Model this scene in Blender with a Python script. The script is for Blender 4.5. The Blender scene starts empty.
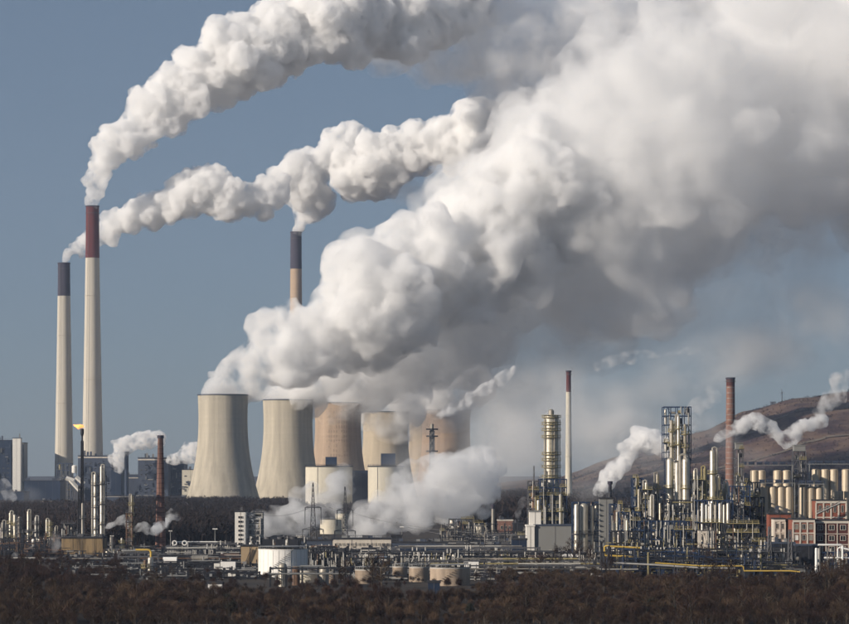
import bpy, math, random, time
import numpy as np
from mathutils import Vector, Matrix
sc = bpy.context.scene
C = sc.collection
# ------------------------------------------------------------------ camera, sky, sun, exposure
F, H, YH = 3000.0, 34.0, 474.0          # focal length in photo pixels, eye height (m), horizon row
cam = bpy.data.cameras.new('camera'); co = bpy.data.objects.new('camera', cam); C.objects.link(co)
cam.sensor_width = 36; cam.lens = 36*F/849; cam.shift_y = (YH-312)/849
cam.clip_start = 5; cam.clip_end = 60000
co.location = (0, 0, H); co.rotation_euler = (math.pi/2, 0, 0); sc.camera = co
AZ, EL = math.radians(60), math.radians(19)
SUN = Vector((-math.sin(AZ)*math.cos(EL), -math.cos(AZ)*math.cos(EL), math.sin(EL)))
world = bpy.data.worlds.new('World'); sc.world = world; world.use_nodes = True
wn = world.node_tree; sky = wn.nodes.new('ShaderNodeTexSky'); sky.sky_type = 'NISHITA'; sky.sun_disc = False
sky.sun_elevation = EL; sky.sun_rotation = math.atan2(SUN.x, SUN.y)
sky.air_density = 0.8; sky.dust_density = 0.2; sky.ozone_density = 2.0; sky.altitude = 0
tint = wn.nodes.new('ShaderNodeMix'); tint.data_type = 'RGBA'; tint.inputs[0].default_value = .62; tint.inputs[7].default_value = (2.2, 3.0, 4.25, 1)   # winter haze greys the clear sky
wn.links.new(sky.outputs[0], tint.inputs[6]); wn.links.new(tint.outputs[2], wn.nodes['Background'].inputs[0]); wn.nodes['Background'].inputs[1].default_value = 0.048
sl = bpy.data.lights.new('sun', 'SUN'); sl.energy = 4.6; sl.angle = math.radians(0.5); sl.color = (1, .89, .76)
so = bpy.data.objects.new('sun', sl); C.objects.link(so); so.rotation_euler = SUN.to_track_quat('Z', 'Y').to_euler()
sc.view_settings.view_transform = 'Standard'; sc.view_settings.look = 'None'; sc.view_settings.exposure = 0.42; sc.view_settings.gamma = 1
cy = sc.cycles
cy.max_bounces = 18; cy.volume_bounces = 12; cy.diffuse_bounces = 3; cy.glossy_bounces = 3; cy.transparent_max_bounces = 256
cy.volume_step_rate = 1.0; cy.volume_max_steps = 256; cy.use_denoising = True; cy.use_adaptive_sampling = True; cy.adaptive_threshold = .035

rnd = random.Random(7)
R = math.radians
def dist(y): return H*F/(y-YH)                       # distance of the ground seen at photo row y
def gx(px, d): return (px-424.5)/F*d
def hz(y, d): return H+(YH-y)/F*d                    # height of photo row y at distance d
def mp(d): return d/F                                # metres in one photo pixel at distance d
# ------------------------------------------------------------------ materials
MATS = {}
def mat(name, col, rough=.8, metal=0, var=.25, scale=.25, stretch=(1, 1, 1), col2=None, spec=.3, rand=0, detail=5, lo=.3, hi=.7, rings=0):
    m = bpy.data.materials.new(name); m.use_nodes = True; n = m.node_tree; b = n.nodes['Principled BSDF']
    b.inputs['Roughness'].default_value = rough; b.inputs['Metallic'].default_value = metal; b.inputs['Specular IOR Level'].default_value = spec
    tc = n.nodes.new('ShaderNodeTexCoord'); mpn = n.nodes.new('ShaderNodeMapping'); mpn.inputs['Scale'].default_value = stretch
    nz = n.nodes.new('ShaderNodeTexNoise'); nz.inputs['Scale'].default_value = scale; nz.inputs['Detail'].default_value = detail; nz.inputs['Roughness'].default_value = .65
    mr = n.nodes.new('ShaderNodeMapRange'); mr.inputs[1].default_value = lo; mr.inputs[2].default_value = hi
    mx = n.nodes.new('ShaderNodeMix'); mx.data_type = 'RGBA'
    c2 = col2 or tuple(c*(1-var) for c in col)
    mx.inputs[6].default_value = (*c2, 1); mx.inputs[7].default_value = (*col, 1)
    n.links.new(tc.outputs['Object'], mpn.inputs[0]); n.links.new(mpn.outputs[0], nz.inputs[0]); n.links.new(nz.outputs[0], mr.inputs[0]); n.links.new(mr.outputs[0], mx.inputs[0])
    out = mx.outputs[2]
    if rings:
        m3 = n.nodes.new('ShaderNodeMapping'); m3.inputs['Scale'].default_value = (.004, .004, 1); n3 = n.nodes.new('ShaderNodeTexNoise'); n3.inputs['Scale'].default_value = .35; n3.inputs['Detail'].default_value = 4
        r3 = n.nodes.new('ShaderNodeMapRange'); r3.inputs[1].default_value = .35; r3.inputs[2].default_value = .65; r3.inputs[3].default_value = 1-rings; r3.inputs[4].default_value = 1+rings*.3
        v3 = n.nodes.new('ShaderNodeVectorMath'); v3.operation = 'SCALE'
        n.links.new(tc.outputs['Object'], m3.inputs[0]); n.links.new(m3.outputs[0], n3.inputs[0]); n.links.new(n3.outputs[0], r3.inputs[0]); n.links.new(out, v3.inputs[0]); n.links.new(r3.outputs[0], v3.inputs['Scale']); out = v3.outputs[0]
    if rand:
        oi = n.nodes.new('ShaderNodeObjectInfo'); m2 = n.nodes.new('ShaderNodeMapRange'); m2.inputs[3].default_value = 1-rand; m2.inputs[4].default_value = 1+rand*.5
        vm = n.nodes.new('ShaderNodeVectorMath'); vm.operation = 'SCALE'
        n.links.new(oi.outputs['Random'], m2.inputs[0]); n.links.new(out, vm.inputs[0]); n.links.new(m2.outputs[0], vm.inputs['Scale']); out = vm.outputs[0]
    n.links.new(out, b.inputs['Base Color'])
    MATS[name] = m; return m
M = MATS
ST = (1, 1, .06)                                      # vertical streaks
mat('pale_concrete', (.50, .45, .36), .9, 0, .42, .16, (1, 1, .03), detail=10, rings=.06)
mat('pink_concrete', (.44, .33, .24), .9, 0, .4, .16, (1, 1, .05), detail=8, rings=.08)
mat('tan_concrete', (.42, .34, .25), .9, 0, .4, .16, (1, 1, .05), detail=8)
mat('brown_concrete', (.36, .26, .185), .9, 0, .4, .16, (1, 1, .05), detail=8, rings=.08)
mat('beige_concrete', (.46, .39, .29), .9, 0, .3, .16, (1, 1, .04), detail=8, rings=.06)
mat('stack_concrete', (.52, .48, .41), .9, 0, .16, .1, (1, 1, .05))
mat('stack_dark', (.06, .055, .08), .85, 0, .4, .2, ST)
mat('stack_red', (.13, .035, .035), .85, 0, .4, .2, ST)
mat('silo_concrete', (.62, .57, .46), .9, 0, .2, .1, (1, 1, .06))
mat('brick_red', (.26, .085, .055), .9, 0, .35, .5, (1, 1, 1))
mat('brick_brown', (.24, .13, .10), .9, 0, .4, .4, (1, 1, .5))
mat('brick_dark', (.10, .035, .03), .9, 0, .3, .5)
mat('frame_white', (.62, .56, .48), .85, 0, .3, .4, ST)
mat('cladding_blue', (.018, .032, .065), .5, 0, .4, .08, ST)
mat('cladding_slate', (.06, .075, .11), .6, 0, .35, .08, ST)
mat('cladding_grey', (.22, .22, .21), .6, 0, .15, .1, ST)
mat('cladding_white', (.75, .72, .66), .6, 0, .12, .15, ST)
mat('render_beige', (.42, .31, .19), .9, 0, .3, .2, ST)
mat('old_concrete', (.26, .185, .10), .95, 0, .7, .45, (1, 1, .08), detail=10, col2=(.05, .038, .025), lo=.38, hi=.56)
mat('silo_metal', (.60, .50, .37), .45, .25, .25, .6, (1, 1, .08), rand=.08, spec=.5)
mat('tank_white', (.80, .78, .74), .55, 0, .10, .12, ST)
mat('tank_rust', (.46, .36, .27), .7, 0, .55, .35, (1, 1, .25), detail=8, rand=.25)
mat('tank_roof', (.55, .52, .48), .8, 0, .3, .4)
mat('silver', (.62, .57, .48), .42, .5, .45, .7, (1, 1, .35), rand=.1, spec=.5)
mat('silver_dull', (.36, .33, .28), .5, .4, .35, .6, (1, 1, .15), rand=.2, spec=.5)
mat('steel_grey', (.12, .12, .13), .6, .2, .4, .5, rand=.3)
mat('steel_dark', (.03, .032, .04), .6, .2, .4, .5, rand=.3)
mat('steel_blue', (.026, .048, .105), .5, .1, .4, .5, rand=.3)
mat('steel_pale', (.30, .30, .29), .5, .3, .3, .6, rand=.2)
mat('yellow', (.32, .27, .13), .55, 0, .35, .8, rand=.2)
mat('yellow_pipe', (.62, .42, .09), .5, 0, .25, .5)
mat('pipe_white', (.52, .50, .46), .5, .2, .3, .5, rand=.25)
mat('pipe_rust', (.20, .12, .08), .7, .1, .5, .6, rand=.3)
mat('window_dark', (.015, .018, .024), .15, 0, .3, 1, spec=.6)
mat('window_pale', (.30, .28, .24), .3, 0, .5, 1.2, spec=.6, rand=.3)
mat('roof_dark', (.035, .035, .04), .9, 0, .4, .3)
mat('red_paint', (.42, .04, .03), .6, 0, .2, 1)
mat('ground', (.060, .044, .032), .95, 0, .5, .05, col2=(.018, .016, .014), detail=12)
mat('asphalt', (.055, .053, .052), .9, 0, .3, .3)
mat('wood_floor', (.022, .015, .011), 1, 0, .5, .1)
mat('bark', (.10, .08, .06), .95, 0, .5, .8, rand=.7)
mat('twigs', (.048, .025, .017), .95, 0, .6, .035, rand=.5, detail=8, lo=.38, hi=.6)
mat('twigs_pale', (.092, .058, .035), .95, 0, .65, .03, rand=.4, detail=8, lo=.4, hi=.62)
mat('twigs_far', (.036, .025, .022), .95, 0, .45, .02, rand=.3)
mat('tree_dark', (.028, .030, .020), .95, 0, .5, .3)
mat('hill', (.125, .082, .058), 1, 0, .5, .022, col2=(.045, .024, .026), detail=14, lo=.42, hi=.58)
mat('gravel', (.17, .14, .11), 1, 0, .4, .4)
mat('scrub', (.06, .042, .036), 1, 0, .5, .05)
mt = bpy.data.materials.new('flame'); mt.use_nodes = True; b_ = mt.node_tree.nodes['Principled BSDF']
b_.inputs['Base Color'].default_value = (.9, .35, .08, 1); b_.inputs['Emission Color'].default_value = (1, .36, .10, 1); b_.inputs['Emission Strength'].default_value = 1.3; M['flame'] = mt
# brick pattern for the reddish cooling tower: rows of dark patches high on the shell
def tower_patches():
    m = M['pink_concrete'].copy(); m.name = 'pink_dark_patches'; n = m.node_tree; b = n.nodes['Principled BSDF']
    src = b.inputs['Base Color'].links[0].from_socket
    tc = n.nodes.new('ShaderNodeTexCoord'); sp = n.nodes.new('ShaderNodeSeparateXYZ'); n.links.new(tc.outputs['Object'], sp.inputs[0])
    def mth(op, a, b2=None):
        q = n.nodes.new('ShaderNodeMath'); q.operation = op
        for i, v in enumerate((a, b2)):
            if v is None: continue
            if isinstance(v, (int, float)): q.inputs[i].default_value = v
            else: n.links.new(v, q.inputs[i])
        return q.outputs[0]
    ang = mth('ARCTAN2', sp.outputs[0], mth('MULTIPLY', sp.outputs[1], -1))     # 0 faces the camera side
    ga = mth('GREATER_THAN', mth('FRACT', mth('MULTIPLY', ang, 9)), .45); gz = mth('GREATER_THAN', mth('FRACT', mth('MULTIPLY', sp.outputs[2], .2)), .4)
    reg = mth('MULTIPLY', mth('LESS_THAN', mth('ABSOLUTE', mth('ADD', ang, .02)), .45), mth('GREATER_THAN', sp.outputs[2], 50))
    nz = n.nodes.new('ShaderNodeTexNoise'); nz.inputs['Scale'].default_value = .08; n.links.new(tc.outputs['Object'], nz.inputs[0])
    k = mth('MULTIPLY', mth('MULTIPLY', ga, gz), mth('MULTIPLY', reg, mth('GREATER_THAN', nz.outputs[0], .5)))
    mx = n.nodes.new('ShaderNodeMix'); mx.data_type = 'RGBA'; n.links.new(mth('MULTIPLY', k, .42), mx.inputs[0]); n.links.new(src, mx.inputs[6]); mx.inputs[7].default_value = (.12, .085, .07, 1)
    n.links.new(mx.outputs[2], b.inputs['Base Color']); M['pink_dark_patches'] = m
tower_patches()
# ------------------------------------------------------------------ mesh builder
class MB:
    def __init__(s): s.v = []; s.f = []
    def box(s, c, z, rz=0):
        i = len(s.v); hx, hy, hh = z[0]/2, z[1]/2, z[2]/2; ca, sa = math.cos(rz), math.sin(rz)
        for dz in (-hh, hh):
            for dx, dy in ((-hx, -hy), (hx, -hy), (hx, hy), (-hx, hy)):
                s.v.append((c[0]+dx*ca-dy*sa, c[1]+dx*sa+dy*ca, c[2]+dz))
        for q in ((0, 3, 2, 1), (4, 5, 6, 7), (0, 1, 5, 4), (1, 2, 6, 5), (2, 3, 7, 6), (3, 0, 4, 7)): s.f.append(tuple(i+k for k in q))
        return s
    def cyl(s, p, q, r, r2=None, n=8, cap=True):
        r2 = r if r2 is None else r2; p = Vector(p); q = Vector(q); a = (q-p)
        if a.length < 1e-6: return s
        a.normalize(); u = a.orthogonal().normalized(); w = a.cross(u); i = len(s.v)
        for c, rr in ((p, r), (q, r2)):
            for k in range(n):
                t = 2*math.pi*(k+.5)/n; s.v.append(tuple(c+(u*math.cos(t)+w*math.sin(t))*rr))
        for k in range(n): s.f.append((i+k, i+(k+1) % n, i+n+(k+1) % n, i+n+k))
        if cap: s.f.append(tuple(i+k for k in reversed(range(n)))); s.f.append(tuple(i+n+k for k in range(n)))
        return s
    def beam(s, p, q, w): return s.cyl(p, q, w*.7, n=4)
    def tube(s, pts, r, n=6):
        pts = [Vector(p) for p in pts]; i = len(s.v); m = len(pts); u = None
        for k, p in enumerate(pts):
            t = (pts[min(k+1, m-1)]-pts[max(k-1, 0)]).normalized()
            u = t.orthogonal().normalized() if u is None else (u-t*u.dot(t)).normalized()
            w = t.cross(u)
            for j in range(n):
                a = 2*math.pi*j/n; s.v.append(tuple(p+(u*math.cos(a)+w*math.sin(a))*r))
        for k in range(m-1):
            for j in range(n): s.f.append((i+k*n+j, i+k*n+(j+1) % n, i+(k+1)*n+(j+1) % n, i+(k+1)*n+j))
        s.f.append(tuple(i+j for j in reversed(range(n)))); s.f.append(tuple(i+(m-1)*n+j for j in range(n)))
        return s
    def lathe(s, prof, n=24, c=(0, 0, 0), rib=0):
        i = len(s.v); m = len(prof)
        for r, z in prof:
            for k in range(n):
                t = 2*math.pi*k/n; rr = r+(rib if rib and k % 2 == 0 else 0)
                s.v.append((c[0]+rr*math.cos(t), c[1]+rr*math.sin(t), c[2]+z))
        for j in range(m-1):
            for k in range(n): s.f.append((i+j*n+k, i+j*n+(k+1) % n, i+(j+1)*n+(k+1) % n, i+(j+1)*n+k))
        if prof[0][0] > .001 and prof[0] != prof[-1]: s.f.append(tuple(i+k for k in reversed(range(n))))
        if prof[-1][0] > .001 and prof[0] != prof[-1]: s.f.append(tuple(i+(m-1)*n+k for k in range(n)))
        return s
    def mesh(s, name, smooth=False):
        me = bpy.data.meshes.new(name); me.from_pydata(s.v, [], s.f)
        if smooth:
            me.polygons.foreach_set('use_smooth', [True]*len(me.polygons)); me.set_sharp_from_angle(angle=R(40))
        return me
def setp(o, label=None, cat=None, group=None, kind=None):
    if label: o['label'] = label
    if cat: o['category'] = cat
    if group: o['group'] = group
    if kind: o['kind'] = kind
    return o
def thing(name, label, cat, loc=(0, 0, 0), rz=0, group=None):
    o = bpy.data.objects.new(name, None); C.objects.link(o); o.location = loc; o.rotation_euler = (0, 0, rz); o.empty_display_size = .5
    return setp(o, label, cat, group)
def part(name, mb, m, parent=None, smooth=False, loc=(0, 0, 0), rz=0, kind=None, label=None):
    me = mb.mesh(name, smooth) if isinstance(mb, MB) else mb
    if not me.materials: me.materials.append(M[m])
    o = bpy.data.objects.new(name, me); C.objects.link(o); o.parent = parent; o.location = loc; o.rotation_euler = (0, 0, rz)
    if kind: o['kind'] = kind
    if label: o['label'] = label
    return o
CACHE = {}
def shared(key, fn, smooth=False, m=None):
    if key not in CACHE:
        me = fn().mesh(str(key[0]), smooth); me.materials.append(M[m]); CACHE[key] = me
    return CACHE[key]
def copy_tree(o, parent=None):
    c = o.copy(); C.objects.link(c); c.parent = parent
    for ch in list(o.children): copy_tree(ch, c)
    return c
# ------------------------------------------------------------------ ground, terrain
def grid_mesh(name, x0, x1, y0, y1, nx, ny, fn):
    xs = np.linspace(x0, x1, nx); ys = np.linspace(y0, y1, ny)
    v = [(x, y, fn(x, y)) for y in ys for x in xs]
    f = [(j*nx+i, j*nx+i+1, (j+1)*nx+i+1, (j+1)*nx+i) for j in range(ny-1) for i in range(nx-1)]
    me = bpy.data.meshes.new(name); me.from_pydata(v, [], f); me.polygons.foreach_set('use_smooth', [True]*len(f)); return me
def sheet(name, pts, z, m):
    me = bpy.data.meshes.new(name); me.from_pydata([(x, y, z) for x, y in pts], [], [tuple(range(len(pts)))])
    return setp(part(name, me, m), kind='structure')
sheet('ground', [(-24000, -3000), (24000, -3000), (24000, 42000), (-24000, 42000)], 0, 'ground')
sheet('woodland_floor', [(-700, 560), (700, 560), (700, 800), (-700, 800)], .02, 'wood_floor')
for y in (572,):
    d = dist(y); sheet('service_road', [(-800, d-1.5), (800, d-1.5), (800, d+1.5), (-800, d+1.5)], .03, 'asphalt')
from mathutils import noise as mn
RIDGE = [(470, 486), (505, 483), (560, 478), (600, 463), (640, 449), (700, 432), (740, 413), (780, 402), (820, 397), (850, 392), (930, 384), (1100, 388), (1300, 430)]
def ridge_h(px, d0=4000):
    y = np.interp(px, [a for a, b in RIDGE], [b for a, b in RIDGE]); return max(0, hz(y, d0))
def hill_fn(x, y):
    px = x/4000*F+424.5; t = (y-3050)/950; top = ridge_h(px)
    if px < 470 or px > 1300: top = 0
    if t <= 0: k = 0
    elif t < 1: k = math.sin(t*math.pi/2)**1.3
    else: k = max(0, 1-(t-1)*.8)
    z = top*k
    return z+(mn.noise(Vector((x*.012, y*.012, 3)))*7+mn.noise(Vector((x*.04, y*.04, 1)))*2.2)*min(1, z/60) - (1 if z < .5 else 0)
part('hill', grid_mesh('hill', 60, 1300, 3000, 5100, 210, 110, hill_fn), 'hill')['kind'] = 'structure'
def track(path, wd, label):
    pts = []
    for (a, b) in zip(path[:-1], path[1:]):
        for k in range(24): u = k/24; pts.append((a[0]+(b[0]-a[0])*u+6*math.sin(k*.7+a[0]), a[1]+(b[1]-a[1])*u))
    v = []; f = []
    for k, (x, y) in enumerate(pts):
        for e in (-wd/2, wd/2): v.append((x, y+e*1.6, hill_fn(x, y+e*1.6)+1.1))
        if k: f.append((2*k-2, 2*k, 2*k+1, 2*k-1))
    me = bpy.data.meshes.new('hill_path'); me.from_pydata(v, [], f); o = part('hill_path', me, 'gravel'); o['kind'] = 'structure'
track([(230, 3300), (330, 3420), (470, 3500), (560, 3480), (700, 3560)], 5, ''); track([(380, 3640), (470, 3720), (540, 3700), (640, 3800)], 4, '')
# low far rise with woods behind the works
def rise_fn(x, y):
    t = min(1, max(0, (y-5200)/900)); return t*(7+mn.noise(Vector((x*.002, y*.002, 0)))*6)-.8
part('far_terrain', grid_mesh('far_terrain', -3500, 3500, 5150, 9000, 120, 20, rise_fn), 'scrub')['kind'] = 'structure'
# ------------------------------------------------------------------ cooling towers
def cooling_tower(px, ytop, d, wtop, wbase, m, label, thr=.97):
    Ht = hz(ytop, d); rt = wtop/2*mp(d); rb = wbase/2*mp(d); rth = rt*thr
    t = thing('cooling_tower', label, 'cooling tower', (gx(px, d), d, 0), group='cooling towers of the power station')
    z0 = 8; prof = []
    for k in range(25):
        u = k/24; z = z0+(Ht-z0)*u; zt = .78
        if u < zt: r = math.sqrt(rth**2+(rb**2-rth**2)*((zt-u)/zt)**2*(.55+.45*(zt-u)/zt))
        else: r = rth+(rt-rth)*((u-zt)/(1-zt))**1.5
        prof.append((r, z))
    inner = [(r-.6, z) for r, z in reversed(prof)]
    part('shell', MB().lathe(prof+inner+[prof[0]], 180, rib=.2), m, t, True)
    part('rim', MB().lathe([(rt+.1, Ht-.5), (rt+.8, Ht-.5), (rt+.8, Ht+.4), (rt-.9, Ht+.4), (rt-.9, Ht-.1), (rt+.1, Ht-.1), (rt+.1, Ht-.5)], 72), 'cladding_slate', t, True)
    r0 = prof[0][0]; lg = MB()
    for k in range(36):
        a = 2*math.pi*k/36; a2 = 2*math.pi*(k+.5)/36; a3 = 2*math.pi*(k+1)/36
        top = (r0*math.cos(a2), r0*math.sin(a2), z0+.3)
        for q in (a, a3): lg.beam(((r0+1.5)*math.cos(q), (r0+1.5)*math.sin(q), 0), top, .8)
    part('support_leg', lg, 'pale_concrete', t, kind='stuff')
    part('basin', MB().lathe([(r0+3, 0), (r0+3, 1.5), (r0+2.2, 1.5), (r0+2.2, 0)], 48), 'pale_concrete', t)
    return t
cooling_tower(223, 395, 2950, 50, 74, 'pale_concrete', 'pale cream cooling tower standing whole in view, farthest from the refinery hill')
cooling_tower(288, 400, 3060, 50, 72, 'pale_concrete', 'second pale cream cooling tower, between the first one and the reddish one')
cooling_tower(338, 403, 3170, 47, 67, 'pink_dark_patches', 'reddish brown cooling tower with rows of dark patches, behind the larger concrete silo')
cooling_tower(385.5, 412, 3280, 46, 65, 'beige_concrete', 'beige cooling tower behind the smaller silo, its top lost in steam')
cooling_tower(426, 407, 3640, 34, 50, 'tan_concrete', 'cooling tower mostly hidden, only a narrow sunlit strip showing between two others')
cooling_tower(446, 410, 3380, 49, 68, 'brown_concrete', 'brown cooling tower behind the steaming lattice stack, last of the row')
# ------------------------------------------------------------------ tall chimneys
def chimney(name, px, ytop, d, wtop, wbase, bands, label, base_m, bandn=0, flare=None, cat='chimney', group=None, ladder=False):
    """bands: list of (y row where the section ends going down, material)"""
    Ht = hz(ytop, d); s = mp(d); t = thing(name, label, cat, (gx(px, d), d, 0), group=group)
    def rad(z):
        u = z/Ht; r = (wtop+(wbase-wtop)*(1-u)**(1.0 if not flare else flare))/2*s; return r
    zt = Ht; secs = []
    for yb, m in bands: secs.append((hz(yb, d), zt, m)); zt = hz(yb, d)
    secs.append((0, zt, base_m))
    for k, (z0, z1, m) in enumerate(secs):
        zs = np.linspace(z0, z1, 8 if z1-z0 > 60 else 3); prof = [(rad(z), z) for z in zs]
        if k == 0: prof += [(rad(Ht)*.8, Ht), (rad(Ht)*.8, Ht-3*s-2)]
        part(['cap_section', 'upper_shaft', 'shaft', 'shaft'][k] if len(secs) > 1 else 'shaft', MB().lathe(prof, 32), m, t, True)
    part('rim', MB().lathe([(rad(Ht)+.05, Ht-1), (rad(Ht)+.35*s+.2, Ht-1), (rad(Ht)+.35*s+.2, Ht+.3), (rad(Ht)*.85, Ht+.3)], 32), 'stack_dark', t)
    if bandn:
        b = MB()
        for k in range(bandn):
            z = Ht*(.03+.94*k/bandn); r = rad(z); b.lathe([(r-.02, z), (r+.22*s, z), (r+.22*s, z+.55*s), (r-.02, z+.55*s)], 24)
        part('steel_band', b, 'steel_pale' if px > 400 else 'brick_dark', t, kind='stuff')
    if ladder:
        b = MB()
        for dx in (-.3, .3): b.beam((dx-rad(0)*.5, -rad(0)-.2, 2), (dx-rad(Ht)*.5, -rad(Ht)-.2, Ht-1), .12)
        part('ladder', b, 'steel_grey', t, kind='stuff')
    for k, zz in enumerate((.975, .7, .42)):
        z = Ht*zz; r = rad(z)
        if Ht > 80: part('platform', MB().lathe([(r+.02, z), (r+.7, z), (r+.7, z+.5), (r+.02, z+.5)], 32), 'steel_grey' if k == 0 else base_m, t)
    return t
chimney('power_station_chimney', 92.5, 206, 3250, 13, 23, [(237, 'stack_red'), (258, 'stack_red')], 'tallest chimney, pale concrete with a dark red top and steam rising high from it', 'stack_concrete', ladder=True, flare=1.3)
chimney('power_station_chimney', 64, 263, 3300, 12, 20, [(296, 'stack_dark'), (330, 'stack_concrete')], 'pale chimney with a dark blue-grey top, shorter of the two beside the boiler houses', 'stack_concrete', ladder=True, flare=1.2)
chimney('power_station_chimney', 296, 232, 3600, 11, 15, [(269, 'stack_dark'), (292, 'pink_concrete')], 'dark topped brownish chimney rising behind the cooling tower plume', 'pink_concrete')
chimney('slender_chimney', 568.6, 371, 2300, 4.6, 7.5, [(392, 'stack_red'), (420, 'silo_concrete')], 'slender white chimney with a brown top beside the tall silver column', 'silo_concrete')
chimney('brick_chimney', 160.5, 436, 1330, 5.2, 11, [], 'red brown brick chimney ringed with steel bands beside the pale cooling tower', 'brick_brown', bandn=22, ladder=True)
chimney('brick_chimney', 730.5, 378, 1900, 8.4, 11, [(386, 'brick_dark')], 'stout banded brick chimney in front of the dark slag heap', 'brick_brown', bandn=26)
chimney('steel_chimney', 493, 505, 1500, 3.0, 3.4, [(509, 'stack_dark')], 'thin pale steel chimney beside the low brown building', 'silver_dull')
chimney('steel_chimney', 610, 482, 1180, 3.4, 3.6, [(487, 'stack_dark')], 'short dark steel chimney on the grey tower block', 'steel_dark')
chimney('steel_chimney', 126.5, 452, 3150, 4, 4.5, [(456, 'stack_dark')], 'dark steel chimney between the two boiler houses', 'cladding_blue')
# ------------------------------------------------------------------ buildings
def windows(parent, x0, x1, z0, z1, nx, nz, y, w, h, m='window_dark', fm='frame_white', name='window', skip=0):
    for i in range(nx):
        for j in range(nz):
            if skip and rnd.random() < skip: continue
            x = x0+(x1-x0)*(i+.5)/nx; z = z0+(z1-z0)*(j+.5)/nz
            k = (name, round(w, 2), round(h, 2))
            fme = shared(('window', round(w, 2), round(h, 2), fm), lambda: frame_mb(w, h), False, fm)
            fr = part('window', fme, fm, parent, loc=(x, y-.12, z))
            gme = shared(('pane', round(w, 2), round(h, 2), m), lambda: MB().box((0, .02, 0), (w*.86, .08, h*.86)), False, m)
            part('pane', gme, m, fr)
def frame_mb(w, h):
    b = MB(); t = .07*min(w, h)
    b.box((0, 0, h/2-t/2), (w, .24, t)); b.box((0, 0, -h/2+t/2), (w, .24, t)); b.box((-w/2+t/2, 0, 0), (t, .24, h-2*t)); b.box((w/2-t/2, 0, 0), (t, .24, h-2*t)); b.box((0, 0, 0), (t*.7, .2, h-2*t))
    return b
def block(name, px0, px1, ytop, d, depth, m, label, cat='building', rz=0, parapet=.6, roof='roof_dark', win=None, band=None, clutter=0, side_m=None, group=None, z0=0):
    """box building: front face between pixel columns px0..px1 at distance d"""
    w = (px1-px0)*mp(d); h = hz(ytop, d)-z0; t = thing(name, label, cat, (gx((px0+px1)/2, d), d, z0), rz, group)
    part('wall', MB().box((0, depth/2, h/2), (w, depth, h)), m, t)
    part('roof', MB().box((0, depth/2, h+parapet/2-.02), (w+.5, depth+.5, parapet)), roof, t)
    if band:
        for u in band: part('facade_band', MB().box((0, -.1, h*u), (w+.3, .35, max(.4, h*.025))), 'frame_white', t)
    n = max(2, int(w/7)); b = MB()
    for k in range(1, n): b.box((-w/2+w*k/n, -.03, h/2), (.14, .1, h-.1))
    part('cladding_joint', b, 'steel_grey', t, kind='stuff')
    if win:
        nx, nz, u0, u1, wm = win
        windows(t, -w/2+.8, w/2-.8, h*u0, h*u1, nx, nz, 0, (w-1.6)/nx*.6, h*(u1-u0)/nz*.5, wm)
    for k in range(clutter):
        cx = rnd.uniform(-w/2+1, w/2-1); cw = rnd.uniform(.03, .1)*w+.5; ch = rnd.uniform(.02, .09)*h+.8
        part('roof_unit', MB().box((cx, rnd.uniform(.2, .8)*depth, h+parapet+ch/2), (cw, cw, ch)), rnd.choice(['steel_grey', 'steel_pale', 'cladding_slate']), t)
    if clutter:
        b = MB(); zt = h+parapet
        for k in range(int(w/4)+1): b.beam((-w/2+w*k/(int(w/4)+1), -.05, zt), (-w/2+w*k/(int(w/4)+1), -.05, zt+1.1), .1)
        b.beam((-w/2, -.05, zt+1.1), (w/2, -.05, zt+1.1), .1)
        part('roof_railing', b, 'steel_grey', t, kind='stuff')
    return t
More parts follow.
